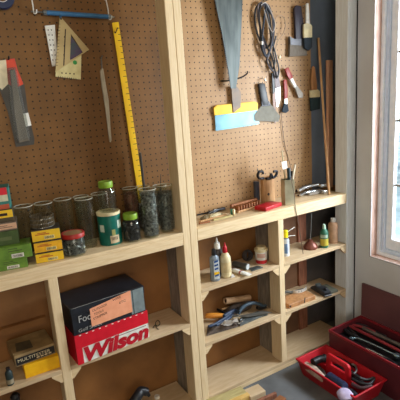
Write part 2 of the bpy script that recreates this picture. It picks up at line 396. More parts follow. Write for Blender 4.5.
# triangular set square
o3=poly([(59.7,15.6),(89.3,49.6),(55.2,72.4)],Y-14); i3=poly([(71,34),(83,52.4),(69.8,60.6)],Y-14)
t=thing('set_square','tan triangular set square with a cut-out, hanging under the blue rod','set square',cen(o3))
part('frame',MB().frame(o3,i3,(0,4,0)),mat('tan_metal',(196,174,124),.38,.35,c2=(172,150,104),scale=7),t,bevel=.8)
mb=MB().prism(poly([(65,29),(66,29),(64.4,65),(63.2,66)],Y-14.5),(0,.6,0))
for k in range(3): mb.lathe(at(64.8-k*.35,37+k*9,1,Y-14.5),[(3.4,-.3),(3.4,.3)],10,(0,1,0))
mb.lathe(at(61,18.8,1,Y-14.5),[(4,-.3),(4,.3)],10,(0,1,0))
part('slot',mb,ink,t,'dark slot and holes')
mb=MB()
for k in range(14): 
    q=at(58.6-k*.2,24+k*3.2,1,Y-14.6); mb.box(q.x-1,q.x+8,Y-14.6,Y-14,q.z-.8,q.z+.8)
part('graduation',mb,ink,t,kind='stuff')
# tapered blade
bl=poly([(100.2,71),(101.2,68.6),(103.4,68.4),(105.2,80),(108.8,100),(111.6,140),(111,142.4),(109.6,142),(105.8,110),(101.8,86)],Y-12)
t=thing('tapered_blade','long tapered grey blade hanging by its tang left of the yardstick','blade',cen(bl))
part('blade',MB().prism(bl,(0,7,0)),mat('grey_bone',(184,174,154),.5,c2=(156,146,126),scale=14,stretch=(6,6,1)),t,bevel=1.5)
a,b=at(101.2,57.5,1,Y-8),at(101.9,70,1,Y-8); part('tang',MB().cyl(a,b,2.6,n=7),steel,t)
q=at(101.2,57.5,1,Y); solo('peg_hook','small wire hook holding the tapered grey blade','hook',MB().tube([q+V((0,0,0)),q+V((0,-8,0)),q+V((0,-14,6))],2,n=6),steel)
# yardstick (leans on the board, standing on the counter)
yl=[(112,23),(118.6,22.3)]; 
A0,A1=at(112.2,22.6,1,Y-8),at(118.6,21.9,1,Y-8); B0,B1=at(137.6,191,1,Y-8),at(143.6,189.6,1,Y-8)
k=(17-B0.z)/(A0.z-B0.z); k1=(17-B1.z)/(A1.z-B1.z); B0=B0+(A0-B0)*k; B1=B1+(A1-B1)*k1
t=thing('yardstick','long yellow wooden yardstick leaning against the brown pegboard','ruler',(B0+B1)/2)
part('stick',MB().prism([A0,A1,B1,B0],(0,5,0)),yellow,t,bevel=.8)
mb=MB()
for k in range(1,37):
    p0=A0+(B0-A0)*(k/37); p1=A1+(B1-A1)*(k/37); w_=.35 if k%3 else .55
    q=p1+(p0-p1)*w_; dz=V((0,0,1.3)); e=V((0,-.5,0)); mb.add([p1+e-dz,q+e-dz,q+e+dz,p1+e+dz],[(0,1,2,3)])
part('graduation',mb,ink,t,kind='stuff')
mb=MB().tube([p+V((0,-1,0)) for p in poly([(114.6,31.5),(115.4,33),(117.6,27.6)],Y-9)],2.2,n=5,k=3)
part('check_mark',mb,ink,t)

# ------------------------------------------------------------------ hanging tools, right bay
sw=poly([(213.2,-8),(243,-8),(241.6,26),(239.6,66),(236,88.5),(231,88.5),(228.4,70),(222.4,35)],Y-42)
t=thing('hand_saw','large dark steel saw blade hanging point down above the yellow taping knife','saw',cen(sw))
part('blade',MB().prism(sw,(0,2.4,0)),galv,t,bevel=.5)
L_=[V(p) for p in poly([(213.2,-8),(222.4,35),(228.4,70),(231,88)],Y-42)]; mb=MB()
for a,b in zip(L_,L_[1:]):
    n=int((b-a).length/9)
    for k in range(n):
        p0,p1=a+(b-a)*(k/n),a+(b-a)*((k+1)/n); mb.add([p0,p1,(p0+p1)/2+V((-5,0,0)),p0+V((0,2,0)),p1+V((0,2,0)),(p0+p1)/2+V((-5,2,0))],[(0,1,2),(3,5,4),(0,2,5,3),(1,4,5,2)])
part('teeth',mb,blackm,t)
q=at(229,-4,1,Y-48); part('handle',MB().tube([q+V((-60,6,10)),q+V((-70,6,60)),q+V((-20,6,110)),q+V((50,6,90)),q+V((60,6,20))],17,n=10,flat=.8),wood,t)
q=at(234,79,1,Y-20); p=at(226,78,1,Y)
solo('peg_hook','black curved hook crossing in front of the hanging saw','hook',MB().tube([V((q.x-70,Y,q.z-6)),V((q.x-60,Y-34,q.z-8)),at(229,80.5,1,Y-34),at(241,77.5,1,Y-36),at(247,73.5,1,Y-38),at(247.3,71,1,Y-38)],4,n=7),blackm)
# taping knife
bp_=poly([(213.8,108),(217.2,105),(255.4,101.4),(258.2,103.2),(258,110.2),(214.6,115.6)],Y-16)
t=thing('taping_knife','wide taping knife with a yellow back and shiny steel blade','taping knife',cen(bp_))
part('back',MB().prism(bp_,(0,7,0)),yellow,t,bevel=1.5)
part('blade',MB().prism(poly([(214.8,113),(258,108),(259.2,124),(215.8,131)],Y-12),(0,1.6,0)),mat('bluish_steel',(96,128,138),.36,.8,c2=(52,78,90),scale=5),t)
part('handle',MB().prism(poly([(231,86),(237,86),(241.4,92),(241,107),(234.4,112.5),(233,112.5)],Y-20),(0,12,0)),mat('handle_wood_grey',(150,122,96),.5,c2=(92,88,84),scale=8),t,bevel=3)
q=at(236,106,1,Y); solo('peg_hook','small hook above the handle of the yellow-backed taping knife','hook',MB().tube([q+V((0,0,60)),q+V((0,-10,58)),q+V((0,-18,66))],2.2,n=6),steel,group=None)
# putty knife
hd=poly([(258.8,84.2),(261,83),(265.2,83.4),(268.4,99),(268.8,104.8),(263,105.4),(261,98)],Y-20)
t=thing('putty_knife','broad putty knife with black handle hanging beside the taping knife','putty knife',cen(hd))
part('handle',MB().prism(hd,(0,14,0)),black,t,bevel=4,segs=2)
part('blade',MB().prism(poly([(262.4,104.4),(270.6,103.6),(280.2,116),(278.6,121.8),(255,121),(254.2,115.2),(258,110)],Y-14),(0,2,0)),mat('knife_steel',(118,114,102),.7,.15),t,bevel=.4)
part('ferrule',MB().prism(poly([(261.6,102),(269.4,101.2),(270.8,105.6),(262,106.4)],Y-19),(0,10,0)),blackm,t,bevel=1)
q=at(262,80,1,Y); solo('peg_hook','small hook above the black putty knife handle','hook',MB().tube([q+V((0,0,8)),q+V((0,-18,4)),q+V((0,-24,-8)),q+V((0,-26,4))],2.2,n=6),steel)
# coiled cords
def cord(pts,r,y=None):
    return MB().tube([at(p[0],p[1],1,Y-(p[2] if len(p)>2 else 16)) for p in pts],r,n=7,k=8)
o=at(265,30,1,Y-16)
t=thing('cord_bundle','tangled bundle of black and grey cords looped over a peg','cord',o)
part('cord',cord([(262,3),(256,8),(255,22),(259,38),(266,48),(271,40),(270,20),(266,6),(262,3)],5),black,t)
part('cord',cord([(262,2,22),(258,6,22),(258.5,20,22),(263,40,22),(267,58,22),(271,44,22),(268,16,22),(263,4,22)],4.6),mat('cord_grey',(96,88,92),.6),t,'grey cord')
part('cord',cord([(265,4,28),(270,12,28),(274,24,28),(272,44,28),(266,56,28),(262,44,28),(264,20,28),(266,8,28)],5),mat('cord_blue',(44,52,66),.6),t)
part('cord',cord([(275,20,18),(278,16,18),(283.5,17,18),(285.5,25,18),(283,34,18),(277.5,42,18),(275,52,18)],2.2),mat('cord_tan',(168,140,110),.6),t,'thin tan cord loop')
part('cord',cord([(259,14,20),(260,30,20),(261,46,20),(264,54,20),(270,62,20),(272,70,20),(275,62,20),(273,50,20),(276,36,20)],4.5),black,t)
part('cord',cord([(263,3,26),(259,12,26),(261,30,26),(266,44,26),(272,58,26),(275,70,26),(277,78,26),(279,70,26),(276,56,26),(272,40,26),(269,22,26),(265,4,26)],4.5),black,t)
part('cord',cord([(264,3,30),(270,8,30),(273,30,30),(270,50,30),(267,60,30),(270,68,30),(274,72,30)],4),mat('cord_grey2',(70,64,70),.6),t)
part('cord',cord([(261,5,33),(266,3,33),(272,14,33),(275,24,33),(273,32,33),(269,26,33),(264,10,33)],2.2),mat('cord_white',(170,164,160),.6),t,'thin pale cord')
for (px,py) in ((262,43),(279.5,57)):
    q=at(px,py,1,Y-30); part('plug',MB().obox(q,(14,0,0),(0,12,0),(0,0,18)),white if px<270 else cream,t,bevel=3)
q=at(262.5,1,1,Y); solo('peg_hook','hook carrying the cord bundle','hook',MB().tube([q,q+V((0,-30,-4)),q+V((0,-38,8))],3,n=7),blackm)
# string down to the counter and past its edge
e=[at(276,60,1,Y-10),at(280,100,1,Y-8),at(284,140,1,Y-8),at(290,165,1,Y-20)]
f_=[at(294.4,196,1,-3)+V((0,0,6)),at(295.2,206,1,-3),at(298.5,225,1,-3),at(301,240,1,-3),at(303.2,254,1,-3)]
solo('string','thin brown string running from the cords over the counter edge','string',MB().tube(e+[at(291.5,180,1,22)]+f_,1.9,n=6,k=8),mat('string_brown',(112,92,76),.8))
# metal knives
t=thing('scraper_knife','slim pale metal scraper hanging under the cord bundle','scraper',at(276,90,1,Y-10))
part('blade',MB().prism(poly([(275.6,88),(280.4,86),(279.8,100),(277.8,107),(276.6,106)],Y-10),(0,3,0)),steel,t)
part('handle',MB().prism(poly([(274,72),(278.4,71.4),(280.8,87),(275.4,89)],Y-14),(0,9,0)),mat('handle_mauve',(122,104,104),.5),t,bevel=2)
t=thing('scraper_knife','dark slim knife hanging just left of the pale metal scraper','knife',at(273,84,1,Y-10))
part('handle',MB().prism(poly([(272,73),(274.4,72.8),(275.2,92),(273,94)],Y-16),(0,7,0)),black,t,bevel=1.5)
part('blade',MB().prism(poly([(273,93),(275,92),(276.4,121),(275,124),(273.8,120)],Y-12),(0,2,0)),mat('rust_steel',(112,92,84),.5,.5),t)
# small brushes
def brush(name,label,handle,ferr,brist,mh,mf,mbm,th=12,y=20):
    pts=poly(handle,Y-y)
    t=thing(name,label,'brush',cen(poly(ferr,Y-y)))
    part('handle',MB().prism(pts,(0,th,0)),mh,t,bevel=3,segs=2)
    part('ferrule',MB().prism(poly(ferr,Y-y-1),(0,th+2,0)),mf,t,bevel=1.5)
    part('bristles',MB().prism(poly(brist,Y-y),(0,th,0)),mbm,t,bevel=1)
    q=cen(pts[:2])
    solo('peg_hook','small hook holding up the '+label.split(' hung')[0].split(' hanging')[0].split(' and ')[0],'hook',MB().tube([V((q.x,Y,q.z-6)),V((q.x,Y-y-th*.0+2,q.z-8))],2,n=6),steel)
    return t
brush('paint_brush','short red-handled brush hanging straight down with black bristles',[(283.6,80),(287,79.4),(288.2,90),(287.6,99),(284.4,99.4),(284.4,90)],[(284.8,98.8),(287.6,98.4),(287.6,104),(285,104)],[(284.4,103.6),(287.8,103),(289,111),(286,113),(282.6,112),(282.6,109)],redwood,steel,darkbristle,8,16)
brush('paint_brush','red-brown handled brush hung tilted with pale ferrule and tip',[(285,69),(288.6,67),(293,76),(292.6,79),(289.8,80),(287.4,76)],[(290,79.4),(293,77.8),(297,86),(295,88)],[(295,87.6),(297.4,85.8),(303.4,93.6),(303,98),(298.6,97.6)],redwood,white,mat('bristle_pale',(166,158,148),.8),8,26)
brush('paint_brush','widest brush with dark handle and broad grey bristles, upper row',[(294.6,8),(297,5),(301.6,6),(303.4,22),(304.4,39),(296,40),(295.4,24)],[(290,36),(294,38.6),(304.4,39),(306.6,41),(306.8,46),(290.4,45)],[(290.2,44),(307,43.6),(307.2,55.4),(289.6,56.6)],mat('dark_handle',(52,46,58),.5),mat('grey_ferrule',(92,92,96),.4,.5),bristle,14,22)
brush('paint_brush','brush with white handle and cream ferrule beside the widest brush',[(306.6,3.4),(309,3),(309.6,14),(310,25),(306.4,25),(306.4,14)],[(304,24.4),(307,23),(310.6,24),(312.4,26),(312.4,37.4),(304.2,37.8)],[(304.4,37.4),(312.4,37),(312.2,47),(309,50.6),(304.8,48)],white,cream,darkbristle,10,38)
brush('paint_brush','brush with orange wooden handle hanging lowest near the corner post',[(312.6,67.6),(313.8,66),(315.2,67.4),(316.8,80),(317.6,90),(312,90.4),(311.6,80)],[(310.4,90.4),(317.8,89.4),(320,91),(320.2,97),(310.6,97.6)],[(310.6,97.4),(320.2,96.8),(320.2,109),(311.2,111)],orange,cream,mat('teal_bristle',(42,62,66),.9,c2=(32,46,52),scale=40,stretch=(12,12,.6)),10,22)
# leaning sticks
a,b=at(318.4,38,1,Y-12),V((978,56,16)); solo('dowel','thin wooden dowel leaning in the corner by the end post','dowel',MB().cyl(b,a,7,n=10),lightwood,o=b)
p0=at(328.2,60,1,Y-26); p1=at(333,60,1,Y-26)
solo('wood_strip','thicker flat wooden strip standing upright in the corner behind the dowel','strip',MB().prism([p0,p1,V((p1.x-6,Y-34,16)),V((p0.x-6,Y-34,16))],(0,20,0)),mat('pinkish_wood',(226,176,142),.6,c2=(204,152,120),scale=9,stretch=(10,10,1.2)),bevel=1.5)
# ------------------------------------------------------------------ things on the counter and shelves
def zat(x,y,py):
    """height at which the vertical line through x,y meets picture row py"""
    z=0
    for _ in range(60): z+=(pix((x,y,z))[1]-py)*2.5
    return z
def pbox(name,label,category,L,Rr,Zb,ytop,depth,m,group=None,bevel=1.2,width=None):
    """box whose lower front edge runs between two picture points on height Zb"""
    A,B=at(L[0],L[1],2,Zb),at(Rr[0],Rr[1],2,Zb); xd=(B-A).normalized(); yd=V((-xd.y,xd.x,0)).normalized()
    if width: A=B-xd*width
    h=zat(*( (B.x,B.y) if width else (A.x,A.y)),ytop)-Zb
    t=thing(name,label,category,(A+B)/2+yd*depth/2,group)
    return t,A,B,xd,yd,h
def onbox(A,xd,yd,Zb,u,w_): return V((A.x,A.y,Zb))+xd*u+V((0,0,w_))
def slab(mb,A,xd,yd,z0,z1,x0,x1,y0,y1):
    b=V((A.x,A.y,0)); return mb.obox(b+xd*(x0+x1)/2+yd*(y0+y1)/2+V((0,0,(z0+z1)/2)),xd*(x1-x0),yd*(y1-y0),V((0,0,z1-z0)))
def barcode(mb,A,xd,yd,zb,u,w_,wd,ht,n=11):
    rb=random.Random(int(u*7+zb))
    for k in range(n):
        x=u+wd*k/n; q=rb.uniform(.3,.7)*wd/n
        b=V((A.x,A.y,zb+w_))+xd*x-yd*.9; mb.add([b,b+xd*q,b+xd*q+V((0,0,ht)),b+V((0,0,ht))],[(0,1,2,3)])
Zc=16.0
# stacked card boxes at the far left
def cartons():
    base=at(27,267,2,Zc); xd=(at(27,267,2,Zc)-at(0,272,2,Zc)).normalized(); yd=V((-xd.y,xd.x,0))
    G='stacked card boxes at the end of the counter'
    spec=[ # right px, top px, back offset, material, label, extra
     (27.4,257,0,greencard,'lowest of two bright green card boxes in the stack by the yellow boxes','green'),
     (31.5,243.5,-4,greencard,'upper bright green card box, jutting out over the lowest one','green'),
     (18.4,229.5,26,dkgreen,'dark green card box lying on the two bright green ones','olive'),
     (17,221,30,mat('grey_card',(112,98,84),.55),'grey box with a pale pink label strip, above the dark green box','peach'),
     (13,208.6,40,mat('olive_brown_card',(74,62,40),.55),'dark box with a yellow label, second from the top of its stack','yellow'),
     (8.6,187,52,mat('teal_card',(40,120,112),.5),'red and white box with teal edge, topmost of its stack','red')]
    z=Zc
    for i,(pr,pt,off,m,lab,kind) in enumerate(spec):
        yb=base+yd*off
        # right end where the sight line meets the box front plane
        n=-yd; v=at(pr,pt+5,1,100)-CAM; tt=(yb-CAM).dot(n)/v.dot(n); E_=CAM+v*tt
        ztop=zat(E_.x,E_.y,pt); h=max(ztop-z,22); W=170; D=min(96,200-E_.y)
        A=E_-xd*W
        t=thing('card_box',lab,'box',(A.x+xd.x*W/2+yd.x*D/2,A.y+xd.y*W/2+yd.y*D/2,z),G)
        part('carton',slab(MB(),A,xd,yd,z+.3,z+h-.3,0,W,0,D),m,t,bevel=1)
        if kind=='green':
            part('label_patch',slab(MB(),A,xd,yd,z+h*.12,z+h*.42,W*.56,W*.82,-.6,.2),white,t)
            mb=MB(); barcode(mb,A,xd,yd,z,W*.58,h*.16,W*.22,h*.2); part('barcode',mb,ink,t)
            mb=MB()
            for r_ in range(2): slab(mb,A,xd,yd,z+h*(.62+.16*r_),z+h*(.68+.16*r_),W*.5,W*(.8-.1*r_),-.5,.2)
            part('print_line',mb,dkgreen,t)
        elif kind=='olive':
            part('label_patch',slab(MB(),A,xd,yd,z+h*.35,z+h*.6,W*.6,W*.85,-.6,.2),mat('dim_green_print',(92,104,62),.6),t)
        elif kind=='peach':
            part('label_strip',slab(MB(),A,xd,yd,z+h*.18,z+h*.86,0,W-1,-.6,.2),mat('peach_label',(214,170,138),.6),t)
            mb=MB(); slab(mb,A,xd,yd,z+h*.4,z+h*.46,W*.4,W*.9,-.9,.2); slab(mb,A,xd,yd,z+h*.58,z+h*.64,W*.4,W*.8,-.9,.2); part('print_line',mb,ink,t)
        elif kind=='yellow':
            part('label_strip',slab(MB(),A,xd,yd,z+h*.35,z+h*.95,0,W-1,-.6,.2),yellowcard,t)
            mb=MB(); slab(mb,A,xd,yd,z+h*.5,z+h*.72,W*.55,W*.88,-.9,.2); part('print_line',mb,ink,t)
        else:
            part('top_band',slab(MB(),A,xd,yd,z+h*.66,z+h,0,W-6,-.6,.2),redcard,t)
            part('middle_band',slab(MB(),A,xd,yd,z+h*.36,z+h*.66,0,W-6,-.6,.2),mat('pale_card',(206,206,176),.6),t)
            part('lower_band',slab(MB(),A,xd,yd,z,z+h*.22,0,W-6,-.6,.2),mat('rust_card',(186,84,52),.6),t)
        z+=h
cartons()
# three yellow boxes
def yellows():
    Ls=[((36.5,264),(64.5,259),253.8,'lowest of the three yellow and black boxes beside the red-lidded jar'),
        (None,None,242.6,'middle of the three yellow and black boxes, darker yellow front'),
        (None,None,230.6,'top yellow box of three, with the wire coil resting on it')]
    A=at(36.5,264,2,Zc);B=at(64.5,259,2,Zc); xd=(B-A).normalized(); yd=V((-xd.y,xd.x,0)); W=(B-A).length; z=Zc; D=74
    for i,(l,r,pt,lab) in enumerate(Ls):
        zt=zat(A.x,A.y,pt); h=zt-z; off=xd*(-1.5 if i==2 else 0)
        A_=A+off
        t=thing('nail_box',lab,'box',V((A_.x,A_.y,z))+xd*W/2+yd*D/2,'yellow boxes stacked on the counter')
        part('carton',slab(MB(),A_,xd,yd,z+.3,z+h-.3,0,W,0,D),mat('black_card',(44,38,28),.5),t,bevel=1)
        part('front_label',slab(MB(),A_,xd,yd,z+1.5,z+h*.87,1,W-1,-.7,.2),yellowcard if i!=1 else mat('amber_card',(236,176,20),.5),t)
        part('label_patch',slab(MB(),A_,xd,yd,z+h*.12,z+h*.4,W*.42,W*.78,-1.1,.2),mat('pale_yellow',(238,222,150),.6),t)
        mb=MB(); b2=A_-yd*.5; barcode(mb,b2,xd,yd,z,W*.44,h*.16,W*.32,h*.2,13); part('barcode',mb,ink,t)
        mb=MB(); slab(mb,A_,xd,yd,z+h*.52,z+h*.6,W*.12,W*.62,-1.1,.2); slab(mb,A_,xd,yd,z+h*.64,z+h*.7,W*.2,W*.5,-1.1,.2)
        part('print_line',mb,mat('red_print',(190,96,30),.6),t)
        z+=h
    # coil of collated nails
    c=V((A.x,A.y,z))+xd*(W*.42)+yd*42; R0=44; H=48
    t=thing('nail_coil','round ribbed coil of wire-collated nails resting on the yellow boxes','nails',c)
    mb=MB()
    for k in range(40):
        a=2*math.pi*k/40; p=c+V((math.cos(a)*R0,math.sin(a)*R0*.9,0)); mb.cyl(p+V((0,0,2)),p+V((0,0,H)),2.5,n=6)
    for k in range(30):
        a=2*math.pi*k/30; p=c+V((math.cos(a)*R0*.6,math.sin(a)*R0*.55,0)); mb.cyl(p+V((0,0,2)),p+V((0,0,H-6)),1.7,n=6)
    part('nails',mb,mat('nail_brass',(128,114,88),.35,.6,c2=(84,74,56),scale=60),t,kind='stuff')
    mb=MB()
    for zz in (1,17,34): mb.tube([c+V((math.cos(a)*(R0+1.2),math.sin(a)*(R0+1.2)*.9,zz+1)) for a in [2*math.pi*k/24 for k in range(25)]],1.2,n=5,k=0)
    part('wire',mb,steel,t)
yellows()
# drinking glasses, jars
def glass_mesh(r,h,r0=None,t=3.2):
    r0=r0 or r*.9
    return MB().lathe((0,0,0),[(r0*.2,0),(r0-3,0),(r0,4),(r-.5,h*.6),(r,h-1.5),(r-1.5,h),(r-t,h-2),(r-t-.4,h*.6),(r0-t,12),(r0*.3,9),(.01,9)],36,cap0=True,cap1=False)
def place_glass(x,y,r,h,label,category='glass',name='drinking_glass'):
    mb=glass_mesh(r,h); mb.v=[p+V((x,y,Zc+.3)) for p in mb.v]
    o=solo(name,label,category,mb,clear,o=(x,y,Zc),group='tall glasses on the counter',recalc=True)
    part('rim',MB().tube([(x+math.cos(g)*(r-1.6),y+math.sin(g)*(r-1.6),Zc+h) for g in [2*math.pi*k/32 for k in range(33)]],1.9,n=6,k=0),glass('rim_glint',body=.45,bodyc=(226,222,208)),o)  # whiter lip ring, the glint on the glass edge put into its colour
    return o
def hardware(x,y,r,h,z0,label,n=260,ln=30,seed=1,m=screw):
    rb=random.Random(seed); mb=MB()
    mb.lathe((x,y,z0),[(r-7,1),(r-7,h-6),(r*.5,h-3),(.01,h-2)],18,cap0=True,cap1=False)
    for k in range(n):
        a=rb.uniform(0,2*math.pi); zz=rb.uniform(4,h-2); rr=rb.uniform(r-6.5,r-2.5) if k%4 else rb.uniform(0,r-8)
        if k%4==0: zz=h-rb.uniform(0,5)
        c=V((x+math.cos(a)*rr,y+math.sin(a)*rr,z0+zz)); tg=V((-math.sin(a),math.cos(a),0)); th=rb.uniform(-1.5,1.5) if k%4 else rb.uniform(-.3,.3)
        if k%4==0: tg=V((math.cos(th*9),math.sin(th*9),0)); 
        d=(tg*math.cos(th)+V((0,0,1))*math.sin(th))*ln*.5*rb.uniform(.6,1)
        p0,p1=c-d,c+d
        for p in (p0,p1):
            q=V((p.x-x,p.y-y)); 
            if q.length>r-2: q*= (r-2)/q.length; p.x,p.y=x+q.x,y+q.y
            p.z=min(max(p.z,z0+2),z0+h)
        if (p1-p0).length<2: continue
        mb.cyl(p0,p1,1.7,n=5)
        if k%2: mb.cyl(p1,p1+(p1-p0).normalized()*1.6,3.4,n=6)
    return solo('screws',label,'screws',mb,m,o=(x,y,z0),kind='stuff')
def rimglass(px,py,y,r,label,**k):
    p=at(px,py,1,y); return place_glass(p.x,p.y,r,p.z-Zc,label,**k),p
rimglass(23,206,172,38,'empty tall glass at the far end of the back row, beside the card boxes')
rimglass(43,203,174,39,'empty tall glass directly behind the wire coil on the yellow boxes')
rimglass(62.5,199,172,39,'empty tall glass behind the red-lidded jar, back row')
_,p=rimglass(80.5,196.5,179,35,'empty tall glass half hidden behind the front tall clear glass')
E_=at(90,249,2,Zc); d=(E_-CAM); d.z=0; d.normalize(); ec=E_+d*40
place_glass(ec.x,ec.y,39,zat(ec.x,ec.y,198.5)-Zc,'front tall clear glass between the red-lidded jar and green can')
_,gF=rimglass(98.5,193.5,176,36,'empty tall glass in the back row, behind the green can')
_,p5=rimglass(129.5,188,176,36,'tall glass of reddish hardware behind the small lime-lidded jar')
hardware(p5.x,p5.y,35,(p5.z-Zc)*.86,Zc+9,'reddish brown hardware in the glass behind the small jar',120,30,5,mat('rusty_metal',(128,84,66),.5,.4,c2=(86,52,40),scale=60))
c1,r1_,h1=upright(152,239,187.5,18,Zc); r1_=40; place_glass(c1.x,c1.y,r1_,h1,'tall glass packed with screws in front, nearest the small lime-lidded jar'); hardware(c1.x,c1.y,r1_-4,h1*.9,Zc+9,'grey screws packing the front tall glass',330,30,2)
c3,r3_,h3=upright(168,233,183.5,17.5,Zc); r3_=39; place_glass(c3.x,c3.y,r3_,h3,'tall glass of dark screws standing nearest the double post'); hardware(c3.x,c3.y,r3_-4,h3*.82,Zc+9,'dark screws in the glass nearest the double post',300,30,3)
_,p2=rimglass(142.5,186.5,178,35,'tall glass behind the front screw glass, holding the dark rod'); hardware(p2.x,p2.y,31,120,Zc+9,'screws at the bottom of the glass with the dark rod',100,28,8)
_,p4=rimglass(159.5,185.5,178,35,'tall glass in the back row, behind and between the two screw glasses'); hardware(p4.x,p4.y,31,150,Zc+9,'screws in the back glass between the two screw glasses',100,28,9)
q=at(140,152.5,1,p2.y); q1=V((p2.x+8,p2.y,Zc+134)); solo('rod','dark grey rod sticking up out of a back row glass','rod',MB().cyl(q1,q,6,n=10),mat('rod_grey',(88,86,84),.45,.4),o=q1)
q=at(160.8,174,1,p4.y); q1=V((p4.x+2,p4.y,Zc+164)); solo('rod','short dark spike sticking up out of the rearmost glass','rod',MB().cyl(q1,q,3,1.5,n=8),blackm,o=q1)
# lidded jars
def jar(name,label,x,y,r,h,z,lidm,topm=None,lr=None):
    t=thing(name,label,'jar',(x,y,z),'lidded glass jars'); lr=lr or r*.88
    part('jar_body',MB().lathe((x,y,z+.3),[(r*.3,0),(r-4,0),(r,5),(r,h*.62),(r*.97,h*.7),(lr-2,h*.8),(lr-2,h*.93),(lr-5,h*.93),(lr-5,h*.8),(r*.9,h*.68),(r-4,h*.6),(r-4,8),(.01,6)],32,cap1=False),clear,t)
    part('lid',MB().lathe((x,y,z),[(lr,h*.8),(lr+1.5,h*.82),(lr+1.5,h*.97),(lr,h),(lr*.86,h),(lr*.84,h-1.5),(.01,h-1.5)],36,cap1=False),lidm,t)
    if topm: part('lid_top',MB().lathe((x,y,z),[(lr*.85,h-1.4),(lr*.8,h-.6),(.01,h-.6)],30,cap1=False),topm,t)
    return t
cj,rj,hj=upright(76,257.5,229.5,24,Zc); rj=47
jar('screw_jar','squat jar of dark screws with a red and brown lid',cj.x,cj.y,rj,hj,Zc,redlid,brownc,rj*.98); hardware(cj.x,cj.y,rj-3,hj*.74,Zc+6,'dark screws filling the squat red-lidded jar',300,26,4)
cs,rs,hs=upright(133,243,211,19.5,Zc); rs=41
jar('nail_jar','small jar of long nails with a lime green lid, beside the green can',cs.x,cs.y,rs,hs,Zc,lime,None,rs*.76); hardware(cs.x,cs.y,rs-3,hs*.62,Zc+6,'long dark nails in the small lime-lidded jar',160,60,6,mat('dark_nails',(52,52,54),.4,.6,c2=(26,26,28),scale=60))
# green can with jar on top
cc,rc,hc=upright(112,246,208.5,23,Zc); rc=50
t=thing('green_can','teal green printed can with a cream lid beside the front tall glass','can',(cc.x,cc.y,Zc))
part('can_body',MB().lathe((cc.x,cc.y,Zc),[(rc-2,0),(rc,2),(rc,hc-12)],40),teal,t)
part('lid',MB().lathe((cc.x,cc.y,Zc),[(rc+1.5,hc-13),(rc+2,hc-11),(rc+2,hc-1.5),(rc,hc),(rc-4,hc),(rc-5,hc-2),(.01,hc-2)],40,cap1=False),cream,t)
def can_patch(name,px0,py0,px1,py1,m,rr,ph=None):
    mb=MB(); P0=math.atan2(CAM.y-cc.y,CAM.x-cc.x)
    def ang(px): return P0+math.asin(max(-.98,min(.98,(px-112)/11.5)))
    z0,z1=zat(cc.x+math.cos(P0)*rc,cc.y+math.sin(P0)*rc,py1),zat(cc.x+math.cos(P0)*rc,cc.y+math.sin(P0)*rc,py0)
    n=6; vs=[]
    for k in range(n+1):
        a=ang(px0)+(ang(px1)-ang(px0))*k/n
        for z in (z0,z1): vs.append((cc.x+math.cos(a)*rr,cc.y+math.sin(a)*rr,z))
    mb.add(vs,[(2*k,2*k+2,2*k+3,2*k+1) for k in range(n)]); part(name,mb,m,t)
can_patch('emblem',102.5,225,106.5,232,mat('pale_emblem',(190,206,190),.5),rc+.6)
can_patch('emblem',119.6,222,123.2,230,bpy.data.materials['pale_emblem'],rc+.6)
can_patch('label_patch',111.5,236,120,243.5,mat('tan_label',(206,186,150),.6),rc+.6)
can_patch('print_patch',113.5,230,117,236,mat('gold_print',(150,150,90),.5),rc+.6)
for k in range(5): can_patch('barcode',112.5+k*1.3,237.4,113.1+k*1.3,240.6,ink,rc+1.0)
jz=Zc+hc-1.8; jt=at(111,183.6,1,cc.y)
jar('empty_jar','empty clear jar with a lime green lid standing on the green can',cc.x+4,cc.y+4,39,zat(cc.x,cc.y,181.5)-jz,jz,lime,None,30)

# ------------------------------------------------------------------ shoe boxes
t,A,B,xd,yd,h=pbox('shoe_box','red and white shoe box lettered Wilson under the dark box','shoe box',(79,367),(151,338),ZL,338,172,redcard)
W=(B-A).length
A.y+=10;B.y+=10
part('box_base',slab(MB(),A,xd,yd,ZL+.3,ZL+h-4,2,W-2,2,170),white,t,bevel=.8)
part('lid',slab(MB(),A,xd,yd,ZL+h*.54,ZL+h,0,W,0,172),redcard,t,bevel=1)
rd=redcard
part('side_wrap',slab(MB(),A,xd,yd,ZL+.4,ZL+h*.6,.8,2.4,1,171),rd,t)
part('front_stripe',slab(MB(),A,xd,yd,ZL+.4,ZL+h*.56,2,W*.08,.8,2.4),rd,t)
z0=onbox(A,xd,yd,ZL,0,0)
part('lettering',MB().text('Wilson',z0+xd*W*.09+V((0,0,h*.05))-yd*1.2+yd*2.2,xd,(0,0,1),h*.66,.9,width=W*.9,shear=.22,bold=.05),mat('wilson_red',(186,18,38),.5),t,'red script lettering')
mb=MB(); slab(mb,A,xd,yd,ZL+h*.46,ZL+h*.49,W*.42,W*.96,1.2,2.6); part('print_line',mb,mat('grey_print',(150,130,126),.6),t)
zw=ZL+h
mb=MB()
for k in range(11): slab(mb,A,xd,yd,zw-5,zw-1,W*(.06+k*.085),W*(.085+k*.085),-.5,.3)
part('edge_dash',mb,white,t)
